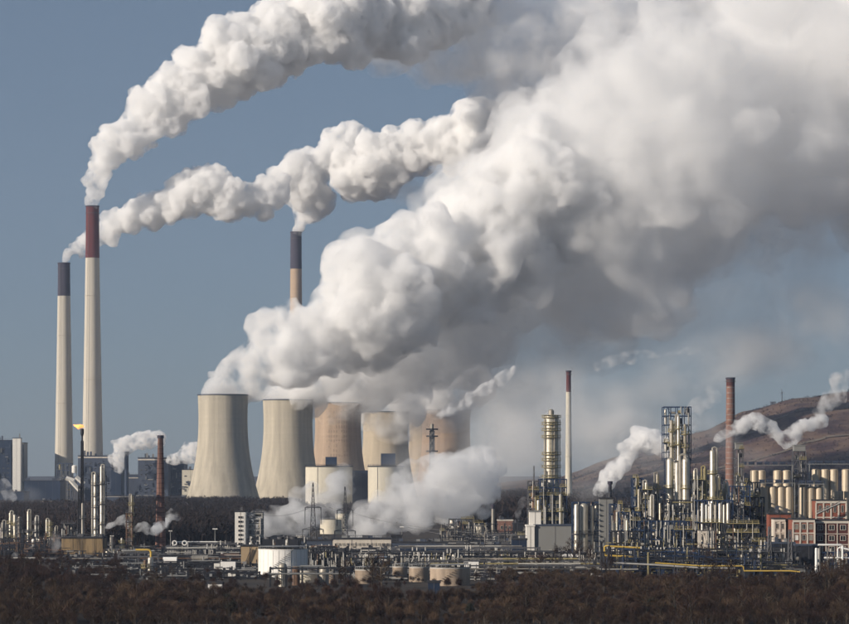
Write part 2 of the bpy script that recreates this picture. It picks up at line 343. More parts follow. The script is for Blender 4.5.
# power station blocks
for a in [
 ('boiler_house', 78, 112, 456, 3180, 60, 'cladding_slate', 'dark slate boiler house with pale top band at the foot of the tallest chimney', (.97,), 5),
 ('boiler_house', 138, 168, 458, 3180, 55, 'cladding_slate', 'dark boiler house with pale roof band behind the banded brick chimney', (.965,), 5),
 ('boiler_house', 166, 184, 461, 3215, 50, 'cladding_blue', 'dark blue boiler annex beside the boiler house behind the brick chimney', None, 4),
 ('boiler_house', 111, 121, 470, 3170, 40, 'cladding_blue', 'narrow dark blue bunker tower beside the steaming boiler house', None, 2),
 ('turbine_hall', 95, 131, 496, 3020, 40, 'cladding_slate', 'long low slate turbine hall with a white roof edge', (.93,), 0),
 ('turbine_hall', 126, 192, 497, 3060, 40, 'cladding_blue', 'long dark blue turbine hall below the boiler houses', None, 6),
 ('turbine_hall', 127, 139, 475, 3300, 20, 'cladding_slate', 'low link building with pale strip between the two boiler houses', (.9,), 1),
 ('office_block', 182, 199, 470, 3120, 20, 'silo_concrete', 'pale concrete block with dark openings behind the first cooling tower', None, 4),
 ('power_block', -4, 11, 440.5, 3250, 40, 'cladding_blue', 'tall dark blue boiler block at the edge of the view with a rounded top', None, 3),
 ('stair_tower', 11, 24, 443, 3262, 30, 'cladding_grey', 'tall grey stair tower attached to the dark blue boiler block', None, 0),
 ('lift_house', 12.5, 20.5, 438.5, 3240, 12, 'cladding_white', 'white lift head on the grey stair tower', None, 1),
 ('storage_hall', 24, 60, 481, 3150, 50, 'cladding_blue', 'wide dark blue hall between the grey stair tower and the pale chimneys', None, 4),
 ('storage_hall', -6, 24, 492, 3000, 40, 'cladding_blue', 'low dark blue hall in front of the grey stair tower', None, 2),
 ('equipment_house', 32, 52, 501, 2750, 20, 'frame_white', 'small cream building at the edge of the wood under the dark blue hall', None, 3),
 ('coal_bunker', 212, 234, 488, 3350, 30, 'cladding_blue', 'dark bunker building seen between the two pale cooling towers', None, 3),
 ('coal_bunker', 300, 345, 492, 3150, 30, 'cladding_slate', 'low dark building under the reddish cooling tower', None, 3),
]:
    name, x0, x1, yt, d, dep, m, lab, band, cl = a
    block(name, x0, x1, yt, d, dep, m, lab, band=band, clutter=cl)
def facade_gear(o, m, n, seed, w, h, u0=.25):
    rg = random.Random(seed); b = MB()
    for k in range(n):
        x = rg.uniform(-w/2+1, w/2-1); z = rg.uniform(h*u0, h*.93); q = rg.random()
        if q < .5: b.box((x, -.6, z), (rg.uniform(1, 6), 1.2, rg.uniform(.4, 1.0)))
        elif q < .9: b.box((x, -.8, z), (rg.uniform(.4, 1.1), 1.2, rg.uniform(2, 7)))
        else: b.box((x, -.6, z), (rg.uniform(1.5, 4), 1.2, rg.uniform(1.5, 3)))
    part('facade_pipework', b, m, o, kind='stuff')
for o in [o for o in C.objects if o.get('category') == 'building' and o.location.y > 2900]:
    wl = [c for c in o.children if c.name.startswith('wall')][0]; w, _, h = wl.dimensions if wl.dimensions.x else (0, 0, 0)
    vs_ = [v.co for v in wl.data.vertices]; w = max(v.x for v in vs_)*2; h = max(v.z for v in vs_)
    if w > 12 and o['label'].find('lift') < 0 and 'hall' not in o.name:
        facade_gear(o, 'cladding_grey', int(w*.25), int(w*7), w*.6, h); facade_gear(o, 'cladding_slate', int(w*1.2), int(w*5), w, h, .05)
        nx, nz = max(2, int(w/5)), max(3, int(h/6)); windows(o, -w/2+1, w/2-1, h*.1, h*.9, nx, nz, 0, 2.4, 1.1, 'window_dark', 'cladding_grey', skip=.45)
# concrete silos of the power station
def big_silo(px, ytop, d, w, label, house):
    Ht = hz(ytop, d); r = w/2*mp(d); t = thing('concrete_silo', label, 'silo', (gx(px, d), d, 0), group='pair of pale round silos before the cooling towers')
    part('wall', MB().lathe([(r, 0), (r, Ht), (r-.5, Ht)], 48), 'silo_concrete', t, True)
    part('roof', MB().lathe([(r+.5, Ht), (r+.5, Ht+1), (0, Ht+1.6)], 48), 'roof_dark', t)
    hw, hy0 = house
    part('roof_house', MB().box((2, 0, Ht+1+hy0/2), (hw, hw, hy0)), 'cladding_blue', t)
    b = MB()
    for k in range(24):
        a = 2*math.pi*k/24; b.beam((r*math.cos(a), r*math.sin(a), Ht+.9), (r*math.cos(a), r*math.sin(a), Ht+2.3), .12)
    b.lathe([(r-.06, Ht+2.2), (r+.06, Ht+2.2), (r+.06, Ht+2.35), (r-.06, Ht+2.35)], 36)
    part('roof_railing', b, 'steel_grey', t, kind='stuff')
    part('seam', MB().box((-r*.45, -r*.893, Ht/2), (.5, .3, Ht-.5)), 'steel_grey', t)
    return t
big_silo(329, 467, 2700, 47, 'wide pale round silo with a small dark house on its roof, before the reddish tower', (10, 8))
big_silo(386, 467, 2680, 36, 'narrower pale round silo with a tall dark blue house on top, before the beige tower', (13, 11))
block('silo_shade_block', 352, 370, 471, 2730, 25, 'cladding_blue', 'dark blue block standing for the shaded side between the two round silos')  # shadowed side between the silos, its shade put into the dark blue colour
# ------------------------------------------------------------------ refinery builders
def column(px, ytop, d, w, m, label, plats=3, pm='yellow', name='process_column', cat='process column', z0=0, pipe=True, bands=0, group=None, ladder=True, top='dome', rail=True):
    s = mp(d); Ht = hz(ytop, d)-z0; r = w/2*s; t = thing(name, label, cat, (gx(px, d), d, z0), rnd.uniform(-.5, .5)*0, group)
    dome = [(r, Ht-r*.8), (r*.92, Ht-r*.45), (r*.7, Ht-r*.15), (r*.35, Ht), (.05, Ht+.02)] if top == 'dome' else [(r, Ht), (r*.8, Ht), (r*.8, Ht-1)]
    part('shell', MB().lathe([(r*1.06, 0), (r*1.06, Ht*.06), (r, Ht*.06+.1)]+dome, 20), m, t, True)
    if bands:
        for k in range(bands):
            z = Ht*(.12+.82*k/bands); part('flange_ring', MB().lathe([(r, z), (r*1.08, z), (r*1.08, z+.4*s), (r, z+.4*s)], 20), 'steel_pale', t)
    for k in range(plats):
        z = Ht*(.25+.70*(k+.3)/max(1, plats)); ro = r+max(.9, 1.5*s)
        p = part('platform', shared(('platform', round(r, 2), round(ro, 2), pm), lambda: MB().lathe([(r+.01, 0), (ro, 0), (ro, .3), (r+.01, .3)], 14), False, 'steel_grey' if pm != 'yellow' else 'yellow'), pm, t, loc=(0, 0, z))
        if rail:
            def rb():
                b = MB()
                for q in range(8):
                    a = 2*math.pi*q/8; b.beam((ro*math.cos(a), ro*math.sin(a), .2), (ro*math.cos(a), ro*math.sin(a), 1.3), .10)
                b.lathe([(ro-.06, 1.2), (ro+.06, 1.2), (ro+.06, 1.33), (ro-.06, 1.33), (ro-.06, 1.2)], 14); return b
            part('railing', shared(('railing', round(ro, 2), pm), rb, False, pm), pm, p, kind='stuff')
    if ladder:
        b = MB(); a = rnd.uniform(-2.2, -.9); lx, ly = (r+.35)*math.cos(a), (r+.35)*math.sin(a)
        for e in (-.25, .25): b.beam((lx+e, ly, .3), (lx+e, ly, Ht-r), .09)
        for k in range(int(Ht/2.2)): b.beam((lx-.25, ly, 1+k*2.2), (lx+.25, ly, 1+k*2.2), .08)
        part('ladder', b, pm, t, kind='stuff')
    if pipe and rnd.random() < .5:
        a = rnd.choice([-1, 1]); ph = r*.28+.12; x = a*(r+ph+.25)
        part('overhead_pipe', MB().tube([(0, -.1, Ht-.1), (0, -.1, Ht+r*.7), (x*.5, -.1, Ht+r*1.0), (x, -.1, Ht+r*.6), (x, -.1, Ht-r), (x, -.1, 1)], ph, 8), m, t, True)
    return t
def frame(px0, px1, ytop, d, depth, nb, nf, label, m='steel_blue', pm='yellow', name='process_structure', cat='steel structure', fill=1.0, z0=0, brace=True, mem=.45, vessels=True, group=None, plat=.6):
    s = mp(d); w = (px1-px0)*s; h = hz(ytop, d)-z0; t = thing(name, label, cat, (gx((px0+px1)/2, d), d, z0), 0, group)
    xs = [-w/2+w*k/nb for k in range(nb+1)]; zs = [h*k/nf for k in range(nf+1)]
    pk = shared(('post', round(h, 2), m), lambda: MB().box((0, 0, h/2), (mem, mem, h)), False, m)
    for x in xs:
        for y in (0, depth): part('post', pk, m, t, loc=(x, y, 0))
    gk = shared(('girder', round(w, 2), round(depth, 2), m), lambda: MB().box((0, 0, 0), (w+mem, mem*.8, mem)).box((0, depth, 0), (w+mem, mem*.8, mem)).box((-w/2, depth/2, 0), (mem*.8, depth-mem*.82, mem*.9)).box((w/2, depth/2, 0), (mem*.8, depth-mem*.82, mem*.9)), False, m)
    for z in zs[1:]: part('floor_frame', gk, m, t, loc=(0, .013, z-mem/2+.003))
    for k, z in enumerate(zs[1:]):
        if rnd.random() < plat:
            a = rnd.randrange(nb); b2 = rnd.randrange(a+1, nb+1); px_ = (xs[a]+xs[b2])/2; pw = xs[b2]-xs[a]
            fl = part('floor', MB().box((px_, depth/2, z+.1), (pw+.6, depth+.9, .16)), 'steel_grey', t)
            rb = MB(); n = max(2, int(pw/2.2))
            for q in range(n+1): rb.beam((px_-pw/2+pw*q/n, -.42, z+.18), (px_-pw/2+pw*q/n, -.42, z+1.3), .11)
            for zz in (.75, 1.28): rb.beam((px_-pw/2-.05, -.42, z+zz), (px_+pw/2+.05, -.42, z+zz), .13)
            rb.box((px_, -.46, z+.2), (pw+.6, .06, .3))
            part('railing', rb, pm, t, kind='stuff')
    if brace:
        for k in range(nf):
            i = rnd.randrange(nb); zb, zt = zs[k]+.1, zs[k+1]-.4; x0, x1 = xs[i], xs[i+1]
            part('brace', MB().beam((x0, -.05, zb), ((x0+x1)/2, -.05, zt), mem*.5).beam((x1, -.05, zb), ((x0+x1)/2, -.05, zt), mem*.5), m, t)
    if vessels:
        cw = w/nb; fh = h/nf
        n = int(nb*nf*fill)
        for k in range(n):
            i = rnd.randrange(nb); j = rnd.randrange(nf); cx = xs[i]+cw*rnd.uniform(.3, .7); cz = zs[j]+.2; cyy = depth*rnd.uniform(.2, .7)
            ty = rnd.random(); mm = rnd.choice(['silver', 'silver', 'silver_dull', 'pipe_white', 'steel_grey', 'steel_dark', 'silver_dull', 'yellow', 'steel_pale'])
            if ty < .38:
                r = rnd.uniform(.12, .28)*min(cw, 4)+.15; vh = fh*rnd.uniform(.5, .95)
                part('vessel', MB().lathe([(r, 0), (r, vh-r*.6), (r*.7, vh-r*.15), (.05, vh)], 12, (cx, cyy, cz)), mm, t, True)
            elif ty < .62:
                r = rnd.uniform(.10, .2)*min(fh, 5)+.12; L = cw*rnd.uniform(.5, .9); z = cz+r+.5; x0 = xs[i]+(cw-L)/2
                part('heat_exchanger', MB().cyl((x0, cyy, z), (x0+L, cyy, z), r, n=10), mm, t, True)
            elif ty < .9:
                r = rnd.uniform(.09, .22); z2 = min(h, cz+fh*rnd.uniform(1, 2.6)); xx = cx+rnd.uniform(-1, 1)*cw*.6
                xx = max(-w/2, min(w/2, xx)); pts = [(cx, -.5, cz+.2), (xx, -.5, cz+.9), (xx, -.5, z2)]
                part('pipe', MB().tube(pts, r, 6), rnd.choice(['pipe_white', 'pipe_white', 'silver', 'yellow', 'pipe_rust', 'steel_pale']), t)
            else:
                bw = cw*.5; part('equipment_box', MB().box((cx, cyy, cz+fh*.25), (bw, min(bw, depth*.5), fh*.45)), rnd.choice(['cladding_grey', 'cladding_white', 'steel_blue', 'cladding_slate']), t)
        for k in range(int(nb*1.6*fill)+1):
            x = rnd.uniform(-w/2, w/2); r = rnd.uniform(.12, .34); z1 = h*rnd.uniform(.5, 1.02); 
            part('riser_pipe', shared(('riser', k % 5, round(h/3)), lambda: MB().cyl((0, 0, 0), (0, 0, z1), r, n=8), True, 'pipe_white'), None, t, loc=(x, depth*rnd.choice([-.06, .5, .9]), .1))
    return t
def tank(px, ytop, d, w, label, m='tank_rust', cone=.12, roof='tank_roof', group=None, name='storage_tank', stair=True, mid=True):
    r = w/2*mp(d); h = hz(ytop, d); t = thing(name, label, 'storage tank', (gx(px, d), d, 0), 0, group)
    part('shell', MB().lathe([(r, 0), (r, h), (r*.98, h)], 40), m, t, True)
    part('roof', MB().lathe([(r*1.01, h-.1), (r*1.01, h+.12), (0, h+.12+r*cone)], 40), roof, t, True)
    b = MB()
    for k in range(1, 4): b.lathe([(r, h*k/4), (r+.06, h*k/4), (r+.06, h*k/4+.1), (r, h*k/4+.1)], 40)
    part('wind_girder', b, m, t, kind='stuff')
    b = MB(); n = 28
    for k in range(n): a = 2*math.pi*k/n; b.beam((r*math.cos(a), r*math.sin(a), h), (r*math.cos(a), r*math.sin(a), h+1.1), .07)
    b.lathe([(r-.05, h+1), (r+.05, h+1), (r+.05, h+1.1), (r-.05, h+1.1)], 40)
    part('roof_railing', b, 'steel_pale', t, kind='stuff')
    if stair:
        b = MB(); N = int(h/.45)
        for k in range(N):
            a = -2.4+1.3*k/N; b.box(((r+.45)*math.cos(a), (r+.45)*math.sin(a), h*k/N+.3), (.7, .5, .1), a)
        part('stairway', b, 'steel_grey', t, kind='stuff')
    part('vent', MB().cyl((0, 0, h+r*cone), (0, 0, h+r*cone+.9), .25), 'steel_pale', t)
    return t
def pipe_rack(px0, px1, d, z, n, label, m='steel_dark', step=14, name='pipe_rack', cols=None, depth=4, z2=None, mem=.4):
    s = mp(d); w = (px1-px0)*s; t = thing(name, label, 'pipe rack', (gx((px0+px1)/2, d), d, 0))
    k = max(1, int(w/(step*s))); pm = shared(('rack_post', round(z, 1), depth, m), lambda: MB().box((0, 0, z/2), (mem, mem, z)).box((0, depth, z/2), (mem, mem, z)).box((0, depth/2, z+.2), (mem*.9, depth+1, .35)).box((0, depth/2, z*.62), (mem*.8, depth-mem, .3)), False, m)
    for q in range(k+1): part('trestle', pm, m, t, loc=(-w/2+w*q/k, 0, 0))
    part('edge_beam', MB().box((0, -.35, z+.05), (w, .2, .5)), m, t)
    for q in range(n):
        r = rnd.uniform(.12, .34); y = depth*q/max(1, n-1); zz = z+.4+r if q % 3 else z*.62+.2+r
        c = rnd.choice(cols or ['pipe_white', 'silver_dull', 'pipe_rust', 'steel_grey', 'steel_dark', 'steel_dark'])
        e0, e1 = -w/2+rnd.uniform(0, .45)*w, w/2-rnd.uniform(0, .45)*w
        if q == 0: e0, e1 = -w/2, w/2
        part('pipe', MB().cyl((e0, y, zz), (e1, y, zz), r, n=8), c, t, True)
    return t
# conveyors, bins and scaffolds at the feet of the two pale chimneys
frame(57, 71, 463, 3240, 14, 3, 6, 'dark scaffold frame around the foot of the shorter pale chimney', 'cladding_slate', 'steel_grey', fill=1, mem=1.0)
t = thing('bunker_bin', 'small white round bin on a frame between the two pale chimneys', 'bin', (gx(74.5, 3100), 3100, 0)); zb_ = hz(473, 3100)
part('drum', MB().lathe([(2.6, zb_), (2.8, zb_+.5), (2.8, zb_+7), (1.2, zb_+8.2)], 16), 'cladding_white', t, True)
for e in (-2, 2): part('leg', MB().box((e, 0, zb_/2), (.6, .6, zb_-.1)), 'steel_grey', t)
for a, b_2, lab in [((66, 478), (74, 481), 'upper pale conveyor gallery at the foot of the shorter pale chimney'), ((70, 480), (80, 491), 'slanting pale conveyor gallery between the two pale chimneys'), ((76, 477), (84, 484), 'short pale conveyor gallery before the tallest chimney')]:
    o = MB().beam((gx(a[0], 3090), 3090, hz(a[1], 3090)), (gx(b_2[0], 3090), 3090, hz(b_2[1], 3090)), 3.2); t = thing('conveyor', lab, 'conveyor'); part('gallery', o, 'cladding_white', t)
    for (qx, qy) in (a, b_2): part('trestle', MB().box((gx(qx, 3090), 3092, hz(qy, 3090)/2-1), (1, 1, hz(qy, 3090)-3)), 'steel_grey', t)
# ------------------------------------------------------------------ left refinery unit
dL = 1330
column(95.4, 474, 1290, 3.8, 'silver', 'pale silver column with bulging joints, shorter of the pair over the brown block', 5, 'steel_grey', bands=9)
column(101.5, 466, 1300, 3.0, 'silver', 'pale silver column with a bent pipe top, taller of the pair over the brown block', 3, 'steel_grey', bands=5)
t = frame(91, 105, 476, 1310, 6, 2, 9, 'dark lattice frame behind the pair of silver columns', 'steel_dark', 'steel_grey', fill=.4, mem=.3)
def lattice_mast(px, ytop, d, w, label, m='steel_dark', name='lattice_mast', cat='mast', n=14, taper=.6, z0=0, group=None, arms=None, mem=.16):
    s = mp(d); h = hz(ytop, d)-z0; t = thing(name, label, cat, (gx(px, d), d, z0), 0, group); hw = w/2*s
    def cor(u, i): k = hw*(1-(1-taper)*u); return ((-k, -k), (k, -k), (k, k), (-k, k))[i]+(h*u,)
    for i in range(4): part('leg', MB().beam(cor(0, i), cor(1, i), mem*1.3), m, t)
    b = MB()
    for j in range(n):
        for i in range(4):
            b.beam(cor(j/n, i), cor((j+1)/n, (i+1) % 4), mem); b.beam(cor((j+1)/n, i), cor((j+1)/n, (i+1) % 4), mem)
    part('lattice_bracing', b, m, t, kind='stuff')
    for (u, aw) in (arms or []):
        aw *= s; b = MB().beam((-aw, 0, h*u), (aw, 0, h*u), mem*1.4)
        b.beam((-aw, 0, h*u), (0, 0, h*u+aw*.28), mem).beam((aw, 0, h*u), (0, 0, h*u+aw*.28), mem)
        ar = part('cross_arm', b, m, t)
        for e in (-1, 1): part('insulator', MB().cyl((e*aw*.95, 0, h*u-.1), (e*aw*.95, 0, h*u-1.2-mem), mem*.9), 'steel_grey', ar)
    return t
fl = lattice_mast(82.2, 441, 1290, 2.6, 'tall dark flare mast with an orange flame above it, in front of the tallest chimney', name='flare_stack', cat='flare stack', n=26, taper=.75, mem=.22)
zf = hz(441, 1290)
part('riser_pipe', MB().cyl((0, 0, 0), (0, 0, zf+3), .38), 'steel_dark', fl)
part('flare_tip', MB().lathe([(.4, zf+2), (.75, zf+3), (.75, zf+5), (.5, zf+5.3)], 12), 'steel_dark', fl)
fm = MB(); fm.lathe([(.05, 0), (.55, .8), (1.0, 2.0), (1.2, 3.0), (.8, 4.4), (.3, 5.4), (.02, 6)], 12)
fm.v = [(-(z*.75)+.8+.3*math.sin(z*2), y*.8, .6+x*.9+.35*math.sin(z*1.3)+.12*z) for x, y, z in fm.v]
part('flame', fm, 'flame', fl, True, loc=(0, 0, zf+5.3))
lattice_mast(79.5, 486, 1280, 3.2, 'short dark lattice mast beside the flare mast, ending below its middle', n=16, mem=.2)
column(82.6, 503, 1240, 2.6, 'silver_dull', 'slim grey column standing in front of the flare mast', 2, 'steel_grey')
block('concrete_block', 61.5, 102.5, 538.5, 1225, 16, 'old_concrete', 'square stained brown concrete block carrying the silver columns', clutter=5)
LC = [(10.5, 512.5, 3.2, 'silver', 'first tall cream column with a bent top at the edge of the view', 2), (14.8, 514.5, 3.0, 'silver', 'second tall cream column with a bent top, touching the first', 2),
      (19.5, 516.5, 3.6, 'silver_dull', 'stout banded grey column beside the two bent topped cream ones', 6), (28.3, 511, 2.8, 'silver', 'slim pale column standing alone past the banded grey one', 1),
      (36, 517, 2.8, 'pipe_white', 'pale column with yellow ringed platforms in the middle of the cluster', 3), (46.7, 519.5, 2.2, 'silver', 'short slim bright column of the small pair', 1),
      (50, 520, 2.4, 'silver_dull', 'short ringed column of the small pair', 4), (33.3, 539, 3.6, 'tank_white', 'short white vessel standing before the columns at the far edge', 0),
      (3, 522, 3.4, 'silver_dull', 'dull column cut by the edge of the view', 2), (55.5, 527, 2.2, 'silver_dull', 'low grey column past the small pair', 2)]
for px, yt, w, m, lab, pl in LC: column(px, yt, dL-rnd.uniform(0, 25)-(60 if w > 3.55 and 'white vessel' in lab else 0), w, m, lab, pl, rnd.choice(['steel_grey', 'yellow']), bands=4 if 'ringed' in lab or 'banded' in lab else 0)
frame(-4, 8, 524, 1320, 10, 2, 4, 'pale steel frame with vessels at the edge of the view', 'steel_grey', fill=1.5)
frame(16, 32, 530, 1345, 8, 3, 4, 'dark pipe frame behind the bent topped columns', 'steel_dark', fill=1.5)
frame(35, 60, 537, 1300, 8, 4, 3, 'dark equipment frame before the small pair of columns', 'steel_dark', 'steel_grey', fill=1.6)
frame(0, 30, 549, 1240, 8, 5, 2, 'low dark frame in front of the cream columns', 'steel_dark', 'steel_grey', fill=1.2)
frame(62, 80, 524, 1370, 8, 3, 4, 'dark frame behind the stained concrete block', 'steel_dark', 'steel_grey', fill=1.2)
# lattice column with ladder tower near the yellow elbow vessel
column(131.6, 495, 1250, 1.8, 'silver_dull', 'slim tall column with a ladder tower, between the concrete block and the brick chimney', 4, 'yellow')
frame(126, 131.5, 513, 1245, 3, 1, 9, 'narrow yellowish ladder tower beside the slim tall column', 'pipe_rust', 'steel_grey', vessels=False, mem=.25, plat=.5)
column(121.8, 538, 1230, 2.2, 'pipe_white', 'short white column left of the ladder tower', 2, 'yellow')
column(111, 537, 1290, 2.2, 'silver_dull', 'short grey column beyond the stained concrete block', 1, 'steel_grey')
frame(104, 126, 549, 1215, 6, 4, 2, 'low frame of white pipes beside the ladder tower', 'steel_grey', fill=2)
vd = 935
v = column(150.5, 557, 1010, 5.6, 'silver', 'stout silver vessel with a yellow pipe bending over its top', 1, 'steel_grey', name='vertical_vessel', cat='vessel', pipe=False)
zz = hz(557, 1010); part('yellow_elbow', MB().tube([(-5, 0, zz+2.4), (-1, 0, zz+2.4), (-.2, 0, zz+2.2), (.15, 0, zz+1.6), (.15, 0, zz-.3)], .34, 8), 'yellow_pipe', v, True)
column(145.3, 560, 1005, 3.2, 'pipe_rust', 'rusty brown vessel pressed against the stout silver one', 1, 'yellow', name='vertical_vessel', cat='vessel', pipe=False)
pipe_rack(118, 158, 1090, hz(553, 1090), 6, 'white topped pipe bridge beside the brick chimney', 'steel_grey', cols=['steel_pale', 'pipe_white', 'steel_grey'])
pipe_rack(103, 140, 1010, hz(571, 1010), 5, 'low white pipe bridge before the ladder tower', 'steel_grey', cols=['steel_pale', 'pipe_white', 'steel_grey'])
block('pipe_shed', 107, 139, 572.5, 1000, 5, 'cladding_grey', 'long grey shed under the low white pipe bridge', roof='cladding_grey')
# twin round openings (fans) near the pale pipes
for k, px in enumerate((174.5, 184.5)):
    d = 1240; r = 2.6*mp(d); t = thing('cooling_fan', ['white ring fan housing closer to the brick chimney', 'white ring fan housing farther from the brick chimney'][k], 'fan housing', (gx(px, d), d, hz(543, d)))
    ring = MB()
    ring.lathe([(r*.62, -.8), (r, -.8), (r, .8), (r*.62, .8), (r*.62, -.8)], 20); ring.v = [(x, z, y) for x, y, z in ring.v]
    part('ring', ring, 'tank_white', t, True); part('hub', MB().cyl((0, -.3, 0), (0, .3, 0), r*.2), 'steel_dark', t)
    part('stand', MB().box((0, 0, -hz(543, d)/2-r/2), (.5, .5, hz(543, d)-r)), 'steel_grey', t)
pipe_rack(176, 236, 1260, hz(543.5, 1260), 7, 'broad white pipeline running to the white tower block', 'steel_grey', cols=['tank_white', 'pipe_white', 'silver'])
pipe_rack(165, 240, 1190, hz(550, 1190), 8, 'mixed pipe bridge below the broad white pipeline', 'steel_dark')
pipe_rack(140, 245, 1130, hz(557, 1130), 8, 'dark pipe bridge crossing before the beige cube', 'steel_dark')
pipe_rack(156, 240, 1060, hz(563.5, 1060), 7, 'low brown pipe bridge at the edge of the wood', 'steel_dark', cols=['pipe_rust', 'steel_grey', 'pipe_white', 'steel_dark'])
pipe_rack(0, 62, 1150, hz(560, 1150), 6, 'dark pipe bridge under the cream columns', 'steel_dark')
pipe_rack(60, 120, 1120, hz(560.5, 1120), 6, 'dark pipe bridge in front of the stained concrete block', 'steel_dark')
# light masts
def lamp_mast(px, ytop, d, label, w=5):
    h = hz(ytop, d); s = mp(d); t = thing('light_mast', label, 'light mast', (gx(px, d), d, 0))
    part('pole', MB().cyl((0, 0, 0), (0, 0, h), .22, .12, 6), 'steel_pale', t); part('cross_bar', MB().box((0, 0, h-.3), (w*s*.8, .15, .15)), 'steel_pale', t)
    for e in (-1, -.33, .33, 1): part('floodlight', MB().box((e*w*s*.38, -.2, h), (.5, .35, .4)), 'tank_white', t)
lamp_mast(215, 529, 1300, 'floodlight mast standing before the dark wood near the pale tower'); lamp_mast(170.5, 531, 1280, 'floodlight mast just past the foot of the brick chimney', 3)
lamp_mast(112, 536, 1190, 'floodlight mast between the concrete block and the ladder tower', 3); lamp_mast(402, 527, 1500, 'floodlight mast half lost in the big ground steam', 4)
# ------------------------------------------------------------------ centre: white tower block, beige cube, white tank
block('tower_block', 234.8, 246, 512, 1330, 12, 'cladding_white', 'white tower block with small dark openings beside the steam', win=(1, 7, .12, .92, 'window_dark'), clutter=1)
t = frame(246, 262, 513, 1331, 10, 2, 7, 'white latticed stair frame attached to the white tower block', 'pipe_white', 'steel_grey', fill=2.2, plat=1, mem=.5)
block('beige_building', 241, 258.5, 546.5, 1085, 9, 'render_beige', 'windowless beige cube building next to the big white tank')
bb = [o for o in C.objects if o.name == 'beige_building'][0]
hb = hz(546.5, 1085); wb = 17.5*mp(1085)
st = MB()
for k in range(20):
    st.box((-wb*.25+wb*.4*k/20, -.5, hb*.1+hb*.8*k/20), (.45, .8, .12))
st.beam((-wb*.25, -.95, hb*.1+1), (wb*.15, -.95, hb*.9+1), .16); part('outside_stair', st, 'steel_dark', bb, kind='stuff')
tank(283, 549.5, 985, 49.5, 'big clean white tank, largest of the tanks, beside the beige cube', 'tank_white', .07, 'tank_white')
tk = [o for o in C.objects if o.get('label', '').startswith('big clean white tank')][0]; rr_ = 24.75*mp(985); ht_ = hz(549.5, 985); b = MB()
for k in range(26): a = 2*math.pi*k/26; b.box(((rr_+.01)*math.cos(a), (rr_+.01)*math.sin(a), ht_/2), (.08, .08, ht_-.1), a)
part('plate_seam', b, 'pipe_white', tk, kind='stuff')
part('manhole', MB().cyl((-rr_*.5, -rr_*.8, 1.4), (-rr_*.56, -rr_*.9, 1.4), .5, n=12), 'steel_grey', tk)
frame(247, 305, 538.5, 1210, 8, 8, 2, 'row of dark cooler cells behind the white tank under the steam', 'steel_dark', 'steel_grey', name='cooler_bank', cat='cooler', fill=1.3, plat=1)
for k, (px, w_) in enumerate([(268, 9), (281, 9), (294, 9)]):
    d = 1208; t = thing('cooler_cell', ['dark cooler fan stack nearest the beige cube', 'middle dark cooler fan stack behind the white tank', 'dark cooler fan stack nearest the pylon'][k], 'cooler', (gx(px, d), d-6, 0))
    h = hz(539, d); part('housing', MB().box((0, 3, h/2), (w_*mp(d), 4, h)), 'steel_dark', t); part('fan_ring', MB().lathe([(1.3, h), (1.5, h+.9), (1.3, h+.9), (1.1, h+.1)], 16, (0, 3, 0)), 'steel_grey', t)
# cream tanks behind the pylons
tank(331, 520, 1700, 22, 'cream round tank behind the second pylon, wrapped in steam', 'silo_concrete', .1, 'silo_concrete', stair=False)
tank(342, 514, 1750, 13, 'narrow tall cream tank peeping above the wide cream one', 'silo_concrete', .1, 'silo_concrete', stair=False)
tank(303, 536, 1600, 14, 'low cream tank at the foot of the first pylon', 'silo_concrete', .1, stair=False)
# pylons
for px, yt, d, lab in [(313, 483, 1385, 'grey lattice pylon with two tiers of arms before the wide silo'), (345, 487, 1375, 'second grey lattice pylon with hanging arms before the cream tank')]:
    t = lattice_mast(px, yt, d, 7, lab, 'steel_grey', 'pylon', 'pylon', 12, .12, arms=[(.62, 8), (.28, 10.5)], mem=.17)
    h = hz(yt, d); s = mp(d); b = MB()
    for e in (-1, 1): b.beam((e*8*s, 0, h*.62), (e*8*s, 0, h*.36), .22); b.beam((e*10.5*s, 0, h*.28), (e*10.5*s, 0, h*.02), .22)
    part('hanger', b, 'steel_grey', t, kind='stuff')
for px, yt, d, lab in [(769.5, 527, 1010, 'small grey lattice pylon before the brick building with white windows'), (790, 530, 1000, 'smaller lattice pylon with a wide arm beneath the striped red building')]:
    lattice_mast(px, yt, d, 5, lab, 'steel_grey', 'pylon', 'pylon', 9, .4, arms=[(.5, 6)], mem=.2)
def wire(px0, y0, d0, px1, y1, d1, sag, label, g='power lines strung over the refinery'):
    a = Vector((gx(px0, d0), d0, hz(y0, d0))); b = Vector((gx(px1, d1), d1, hz(y1, d1)))
    pts = [a.lerp(b, k/16)-Vector((0, 0, sag*4*(k/16)*(1-k/16))) for k in range(17)]
    o = part('power_line', MB().tube(pts, .07, 4), 'steel_grey'); setp(o, label, 'power line', g)
wire(313, 503, 1385, 640, 523, 1300, 9, 'upper power line running from the first pylon toward the grey tower block'); wire(345, 510, 1375, 650, 530, 1290, 9, 'lower power line running from the second pylon over the big steam')
wire(313, 506, 1385, 262, 515, 1330, 2, 'short power line from the first pylon to the white tower block'); wire(313, 503, 1385, 345, 508, 1375, 1, 'short power line joining the two big pylons')
